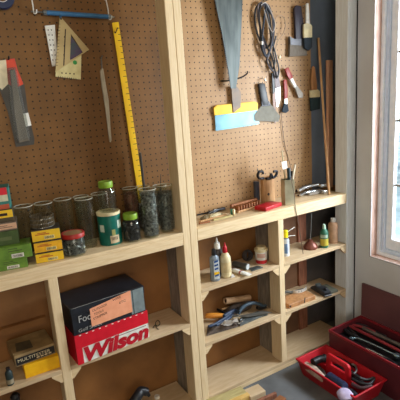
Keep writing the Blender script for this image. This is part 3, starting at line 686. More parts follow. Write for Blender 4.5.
# upper dark box
L2=V((A.x,A.y,0)); 
h2=zat(A.x,A.y+2,309.7)-zw; hr=zat(B.x,B.y+2,285)-zw; h2=(h2+hr)/2; W2=W*.985; D2=196
t=thing('shoe_box','dark navy shoe box with a salmon note stuck on its front','shoe box',V((A.x,A.y,zw))+xd*W2/2+yd*D2/2)
part('box_base',slab(MB(),A,xd,yd,zw+.3,zw+h2-3,2,W2-2,3,D2-2),navy,t,bevel=.8)
part('lid',slab(MB(),A,xd,yd,zw+h2*.72,zw+h2,0,W2,1,D2),navy,t,bevel=1.2)
part('silver_end',slab(MB(),A,xd,yd,zw+h2*.05,zw+h2*.96,W2*.79,W2*.985,.4,2.2),silver,t)
part('silver_stripe',slab(MB(),A,xd,yd,zw+h2*.05,zw+h2*.96,W2*.815,W2*.83,-.2,1),mat('stripe_dark',(70,84,88),.5),t)
z2=V((A.x,A.y,zw)); ltr=mat('silver_lettering',(176,176,172),.5)
part('lettering',MB().text('FootJoy',z2+xd*W2*.085+V((0,0,h2*.43))+yd*.2,xd,(0,0,1),h2*.36,.8,width=W2*.34),ltr,t)
part('lettering',MB().text('Golf Shoes',z2+xd*W2*.065+V((0,0,h2*.09))+yd*.6,xd,(0,0,1),h2*.17,.8,width=W2*.3),ltr,t)
part('edge_line',slab(MB(),A,xd,yd,zw+h2-1.2,zw+h2-.2,W2*.02,W2*.78,.6,1.6),ltr,t)
# note stuck on the front
def npt(u,w_): return z2+xd*W2*u+V((0,0,h2*w_))-yd*1.2
nt_=[npt(.235,.14),npt(.80,.165),npt(.80,.99),npt(.235,.80)]
t2=thing('paper_note','salmon paper note with handwriting taped to the navy shoe box','note',cen(nt_))
part('paper',MB().prism(nt_,yd*.6),pink,t2)
xn=(nt_[1]-nt_[0]).normalized(); up=V((0,0,1)); xt=(nt_[2]-nt_[3]).normalized()
for s_,u,w_,wd in (('OUTDOOR',.265,.66,.2),('WIRE',.54,.80,.12),('TOOLS',.28,.51,.13),('STRIPPER',.265,.36,.19),('ETC',.63,.62,.09)):
    part('handwriting',MB().text(s_,npt(u,w_),xt,up,h2*.12,.4,width=W2*wd),ink,t2)
# multitester box on yellow box
t,A,B,xd,yd,h=pbox('yellow_box','flat yellow box lying under the multitester box','box',(26,379),(61,367),ZL,366.5,100,yellowcard)
Wy=(B-A).length; part('carton',slab(MB(),A,xd,yd,ZL+.3,ZL+h,0,Wy-3,0,110),mat('deep_yellow',(238,184,18),.5,c2=(226,166,10)),t,bevel=1)
zy=ZL+h; mA=at(16,368,2,zy); mB=at(56,353.4,2,zy); xd=(mB-mA).normalized(); yd=V((-xd.y,xd.x,0)); Wm=(mB-mA).length; mA=mA+yd*2
hm=zat(mA.x,mA.y,357)-zy; bk=at(9.5,340,2,zy+hm); Dm=(bk-mA).dot(yd); Dm=max(110,min(Dm,205-mA.y))
t=thing('multitester_box','worn tan box printed Multitester lying on the yellow box','box',V((mA.x,mA.y,zy))+xd*Wm/2+yd*Dm/2)
part('carton',slab(MB(),mA,xd,yd,zy+.3,zy+hm,0,Wm,0,Dm),tanc,t,bevel=1.2)
part('front_panel',slab(MB(),mA,xd,yd,zy+hm*.12,zy+hm*.78,4,Wm-3,-.6,.4),black,t)
zf=V((mA.x,mA.y,zy))
part('lettering',MB().text('MULTITESTER',zf+xd*Wm*.07+V((0,0,hm*.36))-yd*.4,xd,(0,0,1),hm*.4,.8,width=Wm*.8),mat('cream_print',(222,208,170),.6),t)
mb=MB()
for k in range(4): slab(mb,mA,xd,yd,zy+hm*.2,zy+hm*.3,Wm*(.52+.1*k),Wm*(.59+.1*k),-.9,.2)
part('print_line',mb,bpy.data.materials['cream_print'],t)
pz=zy+hm+.4; b=V((mA.x,mA.y,pz)); pp=[b+xd*Wm*u+yd*Dm*w_ for u,w_ in ((.1,.2),(.5,.16),(.52,.62),(.16,.68))]
part('meter_picture',MB().prism(pp,(0,0,.4)),mat('meter_print',(84,76,56),.5,c2=(60,56,44),scale=20),t)
# teal bottle left of the box
c,r,h=upright(11,386,366,7,ZL)
t=thing('teal_bottle','small teal bottle with pale base label, left of the multitester box','bottle',(c.x,c.y,ZL))
part('bottle_body',MB().lathe((c.x,c.y,ZL),[(r-1,0),(r,2),(r,h*.7),(r*.6,h*.84)],20),mat('teal_bottle',(36,54,54),.45),t)
part('cap',MB().lathe((c.x,c.y,ZL),[(r*.55,h*.84),(r*.55,h)],16),black,t)
part('label_band',MB().lathe((c.x,c.y,ZL),[(r+.5,h*.1),(r+.5,h*.36)],20,cap0=False,cap1=False),mat('dull_label',(150,140,116),.6),t)
# wire clip on the shelf beside the boxes
P=[at(px,py,2,ZL+2) for px,py in ((153,328),(155,325),(158,326),(160,323),(158,320.5),(155.5,323),(157,328.5),(159,329))]
solo('wire_clip','bent dark green wire lying on the shelf beside the Wilson box','wire',MB().tube(P,2,n=6),mat('green_wire',(46,60,44),.5))
# things at the bottom of the left bay
q=at(140,392,1,120)
t=thing('power_tool','black tool with rounded body standing at the bottom of the shelving','tool',(q.x,q.y,Z3))
part('body',MB().tube([V((q.x-60,90,Z3+70)),V((q.x-20,100,Z3+100)),at(141,391,1,115),at(147,392,1,110)],26,n=14,rs=(1,.8)),black,t)
part('grip',MB().tube([V((q.x-50,92,Z3+80)),V((q.x-58,80,Z3+8))],19,n=12,k=2),black,t)
part('nose',MB().cyl(at(146,392,1,110),at(149.5,396,1,100),12,8,n=12),blackm,t)
q=at(157,396.5,2,Z3+8)
solo('white_bottle_cap','small white cap lying beside the black tool','cap',MB().lathe((q.x,q.y,Z3),[(14,0),(14,12),(12,14),(.01,14)],18,cap1=False),white)
q=at(15,396,1,80)
t=thing('dark_handle_tool','black handled tool standing below the multitester shelf','tool',(q.x,q.y,Z3))
part('shaft',MB().cyl((q.x,q.y,Z3),(q.x,q.y,q.z-60),10,n=12),blackm,t)
part('handle',MB().lathe((q.x,q.y,q.z-70),[(12,0),(19,12),(17,50),(20,70),(12,82)],16),black,t)

# ------------------------------------------------------------------ counter, right bay
P=[at(px,py,1,150) for px,py in ()]
a,b=at(196,214.6,2,22),at(208,212.5,2,22); e=at(225,208.5,2,24)
t=thing('knife','black-handled tool lying against the pegboard beside the double post','tool',(a+b)/2)
part('handle',MB().tube([at(208,213,2,26),at(214,211.3,2,28),at(220,209.3,2,28),at(225,208.3,2,26)],9,n=10,flat=.7),black,t)
part('blade',MB().tube([at(197,215,2,20),at(203,213.6,2,20),at(209,212.6,2,22)],4.5,n=8,flat=.6),blackm,t)
solo('wire','pale bent wire lying across the black-handled tool','wire',MB().tube([at(207.5,215.3,2,20),at(210,212.5,2,32),at(214,210.4,2,40),at(218,209.6,2,38)],1.8,n=6),steel)
for i,(P,wd,ht,m,lab) in enumerate((
  (((200,221.6),(226,214.8)),13,8,lightwood,'pale wood offcut lying nearest the front edge of the counter'),
  (((213,220),(232,215.5)),15,9,palegreen,'greenish wood offcut beside the green and white spool'),
  (((199,223.6),(210,221.4)),10,8,wood,'short reddish wood scrap beside the double post'),
  (((203,217.8),(222,213.4)),12,7,mat('olive_wood',(140,118,80),.65),'thin olive wood shim behind the pale offcut'))):
    a,b=at(*P[0],2,Zc+ht/2),at(*P[1],2,Zc+ht/2); d=(b-a); n=V((-d.y,d.x,0)).normalized()
    solo('wood_scrap',lab,'wood scrap',MB().obox((a+b)/2,d,n*wd,V((0,0,ht))),m,bevel=1)
c=at(233.4,216,2,Zc); c=c+V((10,16,0))
rb=random.Random(21)
for lab,px,py,sx,sy,h_,m_ in (('crumpled pale paper lying among the wood scraps',217,218,46,24,20,mat('pale_paper',(198,186,150),.85,c2=(170,156,118),scale=30,bump=.4)),('crumpled olive rag at the pegboard end of the wood scraps',209,219.6,34,22,16,mat('olive_rag',(132,118,90),.95,c2=(104,92,68),scale=30,bump=.4))):
    c_=at(px,py,2,Zc)+V((0,26,0)); R_=[]
    for u,k in ((0,.9),(.35,1),(.7,.75),(1,.35)): R_.append([V((c_.x+math.cos(g)*sx*k*rb.uniform(.75,1.2)+math.sin(g)*8,c_.y+math.sin(g)*sy*k*rb.uniform(.75,1.2),Zc+h_*u+rb.uniform(-3,3)*(u>0)+.2)) for g in [2*math.pi*j/14 for j in range(14)]])
    solo('paper' if 'paper' in lab else 'rag',lab,'paper' if 'paper' in lab else 'rag',MB().rings(R_),m_,smooth=25)
t=thing('spool','small spool, half green and half white, by the wood scraps','spool',(c.x,c.y,Zc))
ax=V((.75,-.66,0)); cz=V((c.x,c.y,Zc+17))
part('green_flange',MB().lathe(cz-ax*12,[(17,0),(17,9),(13,11)],20,ax),greenb,t,'green half'); part('white_flange',MB().lathe(cz-ax*1,[(13,0),(16,2),(16,9),(13,11)],20,ax),cream,t,'white half')
# wooden notched rack
A=at(238,213,2,Zc);B=at(261.5,206.3,2,Zc); xd=(B-A).normalized(); yd=V((-xd.y,xd.x,0)); W=(B-A).length
t=thing('bit_rack','reddish wooden rack with a row of notches, behind the red case','rack',(A+B)/2+yd*20)
part('base',slab(MB(),A,xd,yd,Zc+.3,Zc+10,0,W,-4,50),lightwood,t,bevel=1)
part('back',slab(MB(),A,xd,yd,Zc+10,Zc+42,-12,W+6,34,48),wood,t,bevel=1)
for k in range(9): part('divider',slab(MB(),A,xd,yd,Zc+10,Zc+34,W*(k+.35)/9,W*(k+.75)/9,2,34),wood,t,bevel=.8)
# red case
A=at(257,209,2,Zc);B=at(266,211.8,2,Zc);C_=at(282,206,2,Zc)
xd=(C_-B).normalized(); yd=V((-xd.y,xd.x,0)); W=(C_-B).length; D=min(90,max(60,(A-B).dot(yd)))
t=thing('red_case','flat red plastic case on the counter edge in front of the wooden stand','case',B+xd*W/2+yd*D/2)
part('case_base',slab(MB(),B,xd,yd,Zc+.3,Zc+9,0,W,0,D),mat('red_case_dark',(176,30,34),.45),t,bevel=2)
part('lid',slab(MB(),B,xd,yd,Zc+9,Zc+21,0,W,0,D),red,t,bevel=2.5,segs=2)
# wooden stand with black clamps
A=at(264,203,2,Zc); x0=at(263.6,190,1,150).x; x1=at(274.8,190,1,150).x; zt=zat(x0,150,178)
t=thing('wooden_stand','upright block of tan wood with black clamps on its top corners','stand',((x0+x1)/2,160,Zc))
part('block',MB().box(x0,x1,150,178,Zc,zt),lightwood,t,bevel=2)
part('hole',MB().lathe(((x0+x1)/2-6,149.6,Zc+52),[(8,0),(8,.6)],16,(0,1,0)),ink,t,'dark slot')
for s_,pts in ((-1,[(263.8,178),(260,178.6),(257.8,176),(259,172),(262.4,171.6),(263,174)]),(1,[(266,178.6),(270,178.4),(271,174),(273,177.6),(276,175),(276.8,171.4),(273.6,171.6)])):
    part('clamp',MB().tube([at(px,py,1,143) for px,py in pts],7.5,n=8,k=5),blackm,t,'black curved clamp')
part('clamp_screw',MB().cyl(at(258.6,173,1,146),at(257.4,168.6,1,146),3,n=8),steel,t)
part('side_shadow',MB().box(x0-26,x0-2,186,206,Zc,zt-24),mat('stand_shadow_blue',(74,80,96),.5),t)  # dark blue slab painting the shadow to the left of the stand
# tin of hand tools
q=at(289.6,205,2,Zc); s_=58; ang=math.radians(-20)
xd=V((math.cos(ang),math.sin(ang),0)); yd=V((-xd.y,xd.x,0)); A=q-xd*s_*.45
hh=zat(q.x,q.y,180)-Zc
t=thing('tool_tin','square glass tin holding upright hand tools on the counter','container',V((q.x,q.y,Zc))+yd*s_*.5)
mb=MB(); w_=3
b=V((A.x,A.y,Zc))
def ring(z,o): return [V((A.x,A.y,z))+xd*u+yd*v for u,v in ((o,o),(s_-o,o),(s_-o,s_-o),(o,s_-o))]
mb.rings([ring(Zc+.3,0),ring(Zc+hh,0),ring(Zc+hh,w_),ring(Zc+6,w_)])
part('tin',mb,mat('tin_olive',(182,174,146),.3,.3,c2=(146,138,112),scale=10),t,bevel=1.5)
tc_=V((A.x,A.y,0))+xd*s_*.5+yd*s_*.5
def stick(name,label,category,px0,py0,px1,py1,r,m,off=0,flat=1,y=None):
    yy=tc_.y+off; a=at(px0,py0,1,yy); b=at(px1,py1,1,yy); t=thing(name,label,category,a); part('handle',MB().tube([a,(a+b)/2+V((0,0,1)),b],r,n=10,k=3,flat=flat),m,t); return t,a,b
t,a,b=stick('paint_stick','flat wooden stick with a white tag, tallest in the tin','stick',286.5,193,282,150.5,11,mat('stick_olive',(150,134,94),.6),10,.3)
part('tag',MB().prism(poly([(281.6,162),(286.4,161),(287.4,168),(283,169.6)],tc_.y-3),(0,1,0)),white,t)
t,a,b=stick('hand_tool','dark blue handled tool standing in the tin','tool',290,192,288.6,168,10,mat('dark_teal_handle',(42,58,66),.45),-6)
t,a,b=stick('hand_tool','black handled tool leaning in the tin, between the blue and cream handles','tool',289.5,190,292.2,171,7,black,6)
t,a,b=stick('hand_tool','cream handled tool leaning out over the edge of the tin','tool',291.5,186,295,164.5,6,mat('cream_handle',(222,208,182),.5),-10)
# chrome pliers on the counter
def plier(lab,pts,m,r,zz):
    P=[at(px,py,2,zz+dz) for px,py,dz in pts]; t=thing('locking_pliers',lab,'pliers',cen(P)+V((0,0,Zc-cen(P).z)))
    part('handle',MB().tube(P,r,n=12,k=6,flat=.75),m,t); P2=[p+V((10,26,-8)) for p in P]
    part('lower_handle',MB().tube(P2,r*.72,n=10,k=6),blackm,t)
    part('jaw',MB().obox(P[-1]+V((10,0,-2)),(44,-8,0),(0,26,0),(0,0,20)),m,t,bevel=5,segs=2)
plier('upper chrome tool with a curved silver handle beside the tin',[(298.5,190.5,16),(304,187.5,24),(311,185.6,26),(318,184.6,24),(321,185.4,20)],chrome,11,38)
plier('lower chrome tool lying in front on the counter beside the dowel',[(300,195.5,4),(306,192.5,10),(313,191,12),(319,191,8),(322.5,191.6,6)],chrome,9,22)
q=at(317,195,2,Zc); solo('sanding_block','low grey block lying in front of the chrome tools','block',MB().obox(q+V((0,30,8)),(86,-12,0),(8,40,0),(0,0,15)),mat('block_grey',(150,142,132),.6),bevel=4)

# ------------------------------------------------------------------ upper shelf, first bay: bottles
def bottle(name,label,cx,yb,yt,w,Zs,parts,sx=1,r=None,dy=0):
    c,r_,h=upright(cx,yb,yt,w,Zs); r=r or r_; c=c+V((0,dy,0))
    t=thing(name,label,'bottle',(c.x,c.y,Zs))
    for nm,prof,m in parts:
        part(nm,MB().lathe((c.x,c.y,Zs+.2),[(a*r,b*h) for a,b in prof],26,cap0=True,cap1=True),m,t)
    return t,c,r,h
def flat_label(t,c,r,h,z0,z1,m,name='label_band',a=1.02,n=26,spread=1.1):
    P0=math.atan2(CAM.y-c.y,CAM.x-c.x); vs=[]
    for k in range(13):
        g=P0-spread+2*spread*k/12
        for z in (z0,z1): vs.append((c.x+math.cos(g)*r*a,c.y+math.sin(g)*r*a,c.z+z*h))
    return part(name,MB().add(vs,[(2*k,2*k+2,2*k+3,2*k+1) for k in range(12)]),m,t)
# white glue bottle behind
c0=at(216,279,2,Z1); c=V((c0.x+12,104,Z1)); p=at(216.4,237.5,1,104); q=at(216.4,252,1,104)
t=thing('glue_bottle','white nozzled bottle standing behind the silver and cream bottles','bottle',(p.x,104,Z1))
c=V((p.x,104,Z1)); h=p.z-Z1
part('bottle_body',MB().lathe(c,[(26,0),(30,3),(30,h*.56),(24,h*.68),(14,h*.72)],24),mat('dark_bottle',(70,64,62),.3),t)
part('cap',MB().lathe(c,[(15,h*.7),(16,h*.72),(15,h*.86),(8,h*.88)],20),white,t); part('nozzle',MB().lathe(c,[(8,h*.87),(5,h*.93),(2.5,h)],14),white,t)
solo('bottle_dark',None,None,MB(),black) if False else None
# silver bottle with black cap, flattened body
a=at(212.6,282.6,2,Z1);b=at(221,281,2,Z1)
xd=(b-a).normalized(); yd=V((-xd.y,xd.x,0)); W=(b-a).length; cx=(a+b)/2+yd*20; h=zat(cx.x,cx.y,255)-Z1
t=thing('silver_bottle','flat silver-grey bottle with a black cap and blue printed label','bottle',V((cx.x,cx.y,Z1)))
mb=MB()
def orr(s_,z,d=1): return [V((cx.x,cx.y,Z1+z))+xd*(W/2*s_*math.cos(g))*(1.12 if abs(math.cos(g))>.3 else 1)+yd*(18*s_*d*math.sin(g)) for g in [2*math.pi*k/24 for k in range(24)]]
mb.rings([orr(.9,.3),orr(1,4),orr(1,h*.82),orr(.9,h*.93),orr(.45,h)])
part('bottle_body',mb,mat('silver_plastic',(122,134,146),.4,.2),t)
zc=zat(cx.x,cx.y,248.6)-Z1
part('cap',MB().lathe((cx.x,cx.y,Z1),[(11,h),(12,h+3),(10,zc-2),(6,zc)],18),black,t)
f0=V((cx.x,cx.y,Z1))-yd*19.5
part('label_panel',MB().obox(f0+V((0,0,h*.46))+xd*3,xd*W*.62,yd*1.5,V((0,0,h*.7))),mat('label_white_blue',(206,212,214),.5),t)
lb=mat('label_blue',(28,76,140),.5)
for u in (.2,.46,.6,.74):
    part('print_bar',MB().prism([f0+xd*(W*a_+3)+V((0,0,h*(u+b_)))-yd*.9 for a_,b_ in ((-.24,0),(.22,.03),(.22,.1),(-.24,.07))],-yd*.5),lb,t,'slanted blue print on the label')
part('label_stripe',MB().obox(f0+V((0,0,h*.33))+xd*3-yd*.6,xd*W*.6,yd*1.4,V((0,0,h*.1))),yellow,t)
# cream glue bottle with red cap
t,c,r,h=bottle('wood_glue_bottle','cream coloured glue bottle with a red cap, right of the silver bottle',226.5,278.5,241,10.6,Z1,[
 ('bottle_body',[(.86,0),(1,.03),(1,.48),(.95,.58),(.62,.68),(.34,.72)],cream),
 ('cap',[(.4,.71),(.44,.73),(.4,.86),(.26,.9)],red),('nozzle',[(.2,.9),(.09,1)],red)],r=28)
flat_label(t,c,r,h,.16,.46,mat('cream_label',(222,200,150),.6))
part('print_line',MB().add([],[]) ,ink,t) if False else None
# things lying on the shelf
a,b=at(233.5,263.5,2,Z1+18),at(248.2,267,2,Z1+18); d=(b-a).normalized()
t=thing('flashlight','dark grey cylindrical flashlight lying behind the white tube','flashlight',(a+b)/2-V((0,0,18)))
part('body',MB().lathe(a,[(14,0),(16,4),(16,(b-a).length-26),(18,(b-a).length-20),(18,(b-a).length-3)],22,d),mat('grey_barrel',(92,96,92),.4,.3),t); part('lens',MB().lathe(b-d*3.5,[(15,0),(15,1.5)],20,d),mat('lens_pale',(186,190,190),.2),t,'pale round end')
a,b=at(231.2,269.4,2,Z1+13),at(250.6,275.4,2,Z1+9); d=(b-a).normalized(); n_=V((-d.y,d.x,0)).normalized(); L_=(b-a).length
if b.y<-26: 
    sh_=V((0,-26-b.y,0)); a=a+sh_*.4; b=b+sh_; d=(b-a).normalized(); n_=V((-d.y,d.x,0)).normalized(); L_=(b-a).length
t=thing('caulk_tube','white and red squeeze tube lying at the front of the bottle shelf','tube',(a+b)/2-V((0,0,12)))
mb=MB(); mb.rings([[a+d*L_*u+n_*(w_*math.cos(g))+V((0,0,1))*(z_*math.sin(g)) for g in [2*math.pi*k/18 for k in range(18)]] for u,w_,z_ in ((0,6,6),(.1,8,8),(.14,12,11),(.3,14,11),(.9,17,5),(1,17,1.5))])
part('tube_body',mb,white,t)
mb=MB(); mb.rings([[a+d*L_*u+n_*(w_*math.cos(g))+V((0,0,1))*(z_*math.sin(g)) for g in [2*math.pi*k/18 for k in range(18)]] for u,w_,z_ in ((.5,15.8,10.2),(.58,16.2,9.4))],False,False)
part('red_band',mb,mat('dull_red',(176,96,84),.5),t); part('cap',MB().cyl(a-d*16,a+d*2,8,n=14),redlid,t)
A=at(252,271.6,2,Z1);B=at(263,268,2,Z1)
solo('metal_strip','dark grey flat metal strip lying between the white tube and the tub','strip',MB().prism([V((p.x,max(p.y,6),Z1+.3)) for p in (A,B,at(258,266.6,2,Z1),at(249,268.6,2,Z1))],(0,0,5)),galv,bevel=.6)
q=at(232.5,277,2,Z1); q.y=max(q.y,14)
solo('scrap','small crumpled white scrap beside the cream glue bottle','scrap',MB().add([q+V(p) for p in ((-14,-6,0),(12,-8,0),(16,8,0),(-8,10,0),(-9,-2,12),(9,-3,9),(7,6,14))],[(0,1,2,3),(0,1,5,4),(1,2,6,5),(2,3,4,6),(3,0,4),(4,5,6)]),rag)
# dark coiled ball behind
q=at(247.5,262.5,2,Z1); q=V((q.x,158,Z1)); rr=34; cz=V((at(247.5,255,1,158).x,158,Z1+rr+1))
t=thing('hose_coil','dark round coil of hose at the back of the bottle shelf','coil',(cz.x,158,Z1))
for k in range(4):
    ph=k*.35; part('loop',MB().tube([cz+V((math.cos(g)*(rr-7)*math.cos(ph-.5),math.sin(ph-.5)*math.cos(g)*24,math.sin(g)*(rr-7))) for g in [2*math.pi*j/20 for j in range(21)]],7,n=8,k=0),mat('hose_dark',(58,52,52),.6),t)
# white tub with red band
t,c,r,h=bottle('plaster_tub','white tub with a red band near its base beside the inner stud',262,265.5,244.4,12.6,Z1,[
 ('tub_body',[(.84,0),(.86,.02),(.98,.74),(.98,.76)],white),
 ('lid',[(1.06,.74),(1.08,.76),(1.08,.86),(.8,.89),(.78,.98),(.72,1)],cream)],dy=4)
part('red_band',MB().lathe((c.x,c.y,Z1),[(.875*r,.05*h),(.915*r,.26*h)],26,cap0=False,cap1=False),red,t)
flat_label(t,c,r,h,.42,.66,mat('tub_label',(206,166,150),.6),a=.985,spread=.7)
# clear plastic pack leaning at the wall above the tub
pk=poly([(259.5,237),(265.8,235.5),(266.6,243),(260.5,244)],Y-5)
# ------------------------------------------------------------------ upper shelf, second bay
c0=at(286.6,257,2,Z1); 
t,c,r,h=bottle('spray_can','white and blue can with a yellow top half hidden by the inner stud',286.2,257,229,8.4,Z1,[
 ('can_body',[(.95,0),(1,.03),(1,.6),(.9,.66)],mat('pale_blue_can',(206,214,222),.4)),('neck',[(.7,.66),(.74,.72)],mat('grey_neck',(130,136,140),.5)),('cap',[(.7,.72),(.72,.76),(.66,.98),(.5,1)],mat('bright_yellow',(240,222,20),.45))],r=19)
flat_label(t,c,r,h,.12,.5,mat('blue_label',(96,130,176),.5),spread=.5)
for k,(p0,p1) in enumerate((((284.6,232),(294.6,227)),((285,236.4),(295,235.4)))):
    a,b=V((c.x+4,c.y-10+k*6,at(*p0,1,c.y).z)),at(*p1,1,c.y-6+k*6)
    part('nozzle_straw',MB().cyl(a,b,1.8,n=7),white,t)
# oil can
c,r,h=upright(310.6,250.6,239,14,Z1)
t=thing('oil_can','squat brown oil can with a long thin upright spout','oil can',(c.x,c.y,Z1))
part('can_body',MB().lathe((c.x,c.y,Z1),[(r-3,0),(r,3),(r,10),(r*.93,h*.45),(r*.66,h*.8),(r*.34,h*1.0),(r*.2,h*1.08)],30),copper,t)
part('collar',MB().lathe((c.x,c.y,Z1),[(r*.3,h*1.02),(r*.3,h*1.2),(r*.16,h*1.26)],18),copper,t)
top=at(311.6,213.4,1,c.y); part('spout',MB().tube([V((c.x,c.y,Z1+h*1.2)),V(((c.x+top.x)/2,c.y,(Z1+h+top.z)/2)),top],3.4,n=9,rs=(1,.45)),steel,t)
# green bottle
t,c,r,h=bottle('green_bottle','small green bottle with a yellow label between the oil can and tan bottle',324.2,248.4,223,8.2,Z1,[
 ('bottle_body',[(.92,0),(1,.03),(1,.62),(.9,.7),(.42,.8)],greenb),('cap',[(.42,.8),(.44,.84),(.36,.98),(.24,1)],mat('pale_green_cap',(176,206,186),.45))])
flat_label(t,c,r,h,.1,.4,mat('yellow_label',(206,186,70),.5),spread=1.3); flat_label(t,c,r,h,.44,.58,mat('dim_white',(170,190,170),.5),'label_stripe',spread=1)
# tan bottle
t,c,r,h=bottle('tan_bottle','tall tan plastic bottle with a white cap nearest the end post',333,243.8,216.6,9.6,Z1,[
 ('bottle_body',[(.92,0),(1,.03),(1,.7),(.9,.78),(.5,.84)],tan),('cap',[(.5,.84),(.52,.86),(.48,.99),(.4,1)],white)])
# ------------------------------------------------------------------ lower shelf, second bay
# wooden board with peg
A=at(290,309.4,2,Z2); B=at(317.5,299.2,2,Z2); xd=(B-A).normalized(); yd=V((-xd.y,xd.x,0)); W=(B-A).length; A=A+yd*6
t=thing('wooden_block','flat reddish wooden block with a small dark peg, front of the shelf','wood block',A+xd*W/2+yd*45)
part('block',slab(MB(),A,xd,yd,Z2+.3,Z2+26,0,W*.96,0,100),orange,t,bevel=2)
part('peg',MB().cyl(at(304.4,302.6,2,Z2+24),at(305,297.8,2,Z2+40),3,n=8),blackm,t)
part('hole',MB().lathe(V((A.x,A.y,Z2+13))+xd*8-yd*.3,[(7,0),(7,.6)],14,yd),ink,t)
# steel band clamp with cut-outs
q=at(301,291,2,Z2+34)
c=V((q.x,q.y,Z2))
t=thing('steel_clamp','bright steel clamp band with small square slots behind the wooden block','clamp',c)
R0=46; mb=MB()
ga=[math.pi*(1.02+.96*k/16) for k in range(17)]
def arcp(r_,z,g): return V((c.x+5+math.cos(g)*r_*1.15,c.y+20+math.sin(g)*r_*.6,z))
mb.rings([[arcp(R0,Z2+28,g),arcp(R0,Z2+46,g),arcp(R0-3,Z2+46,g),arcp(R0-3,Z2+28,g)] for g in ga])
part('band',mb,mat('bright_band',(214,214,206),.3,.3),t)
mb=MB()
for k in (5,7,9,11):
    g=ga[k]; g2=g+.1; mb.add([arcp(R0+.6,Z2+33,g),arcp(R0+.6,Z2+33,g2),arcp(R0+.6,Z2+41,g2),arcp(R0+.6,Z2+41,g)],[(0,1,2,3)])
part('slot',mb,ink,t)
part('base',MB().obox(c+V((0,26,14)),(96,-14,0),(6,40,0),(0,0,27)),mat('clamp_grey',(112,112,106),.5,.4),t,bevel=5,segs=2)
part('arm',MB().tube([c+V((-46,30,24)),c+V((-70,44,34)),c+V((-96,56,26))],9,n=8),mat('clamp_grey',(112,112,106),.5,.4),t)
# dark plane
A=at(325.6,298.2,2,Z2); B=at(336,292.6,2,Z2+8); C_=at(311,289,2,Z2)
d=(C_-A); d.z=0; L_=d.length; yd=d.normalized(); xd=V((yd.y,-yd.x,0)); A=A+yd*8
t=thing('hand_plane','dark grey hand plane lying diagonally beside the steel clamp','hand plane',A+yd*L_/2+xd*22)
part('sole',slab(MB(),A,xd,yd,Z2+.3,Z2+10,0,52,0,L_),mat('plane_grey',(74,74,76),.4,.5),t,bevel=2)
part('body',MB().prism([V((A.x,A.y,Z2+10))+yd*u+V((0,0,w_)) for u,w_ in ((4,0),(2,20),(L_*.4,30),(L_*.7,26),(L_*.95,8),(L_*.98,0))],xd*48),mat('plane_dark',(58,60,64),.45,.3,c2=(44,46,50),scale=12),t,bevel=4,segs=2)
part('knob',MB().lathe(V((A.x,A.y,Z2+28))+yd*22+xd*24,[(9,0),(7,8),(12,18),(8,24)],16),black,t)
part('iron',MB().obox(V((A.x,A.y,Z2+36))+yd*L_*.55+xd*24,xd*34,yd*50+V((0,0,16)),V((0,0,4))),galv,t)
# grey-green flat slab at front right
A=at(330,296.2,2,Z2); B=at(337.6,292.4,2,Z2)
solo('whetstone','flat greenish grey slab lying beside the hand plane toward the end post','stone',MB().obox((A+B)/2+V((14,60,8)),(70,-6,0),(10,104,0),(0,0,15)),mat('stone_green',(104,106,92),.7),bevel=2)
# ------------------------------------------------------------------ lower shelf, first bay: tools
z=Z2
# dark cloth at the front
P=[at(206.4,336.6,2,z),at(238,327.4,2,z),at(241,321,2,z),at(207.6,327,2,z)]
P=[V((max(p.x,44),max(p.y,6),z)) for p in P]
rb=random.Random(3); mb=MB(); n=10; g=[]
for i in range(n+1):
    for j in range(n+1):
        u,v=i/n,j/n; p=(P[0]*(1-u)+P[1]*u)*(1-v)+(P[3]*(1-u)+P[2]*u)*v
        ed=min(u,1-u,v,1-v); g.append(p+V((0,0,3+min(1,ed*5)*(20+rb.uniform(-7,7)))))
fs=[(i*(n+1)+j,(i+1)*(n+1)+j,(i+1)*(n+1)+j+1,i*(n+1)+j+1) for i in range(n) for j in range(n)]
ob=solo('cloth','dark folded cloth at the front of the tool shelf under the pliers','cloth',mb.add(g,fs),cloth,recalc=True)
# cardboard roll
a,b=at(223.5,303.5,2,z+26),at(251,298,2,z+26); b=a+(b-a).normalized()*150 if (b-a).length>190 else b
a=at(225,301,1,186); b=at(249.5,297.6,1,194); d=(b-a).normalized(); L_=(b-a).length
t=thing('cardboard_tube','open cardboard tube lying at the back of the tool shelf','tube',(a+b)/2-V((0,0,18)))
part('tube',MB().lathe(a,[(13,0),(18,0),(18,L_),(13,L_),(13,0)],24,d,False,False),mat('pale_cardboard',(196,160,124),.7,c2=(176,140,104)),t); part('inside',MB().lathe(a+d*8,[(13,0),(13,1)],20,d),ink,t,'dark hollow end')
rb=random.Random(8); c_=(a+b)/2; hh_=c_.z-20-z; R_=[]
for u,k in ((0,1),(.4,1.05),(.8,.9),(1,.6)): R_.append([V((c_.x+math.cos(g)*86*k*rb.uniform(.88,1.1),178+math.sin(g)*30*k*rb.uniform(.85,1.05),z+.3+hh_*u)) for g in [2*math.pi*q_/18 for q_ in range(18)]])
solo('tool_bag','dark slumped bag at the back of the tool shelf, under the cardboard tube','bag',MB().rings(R_),cloth,smooth=50)
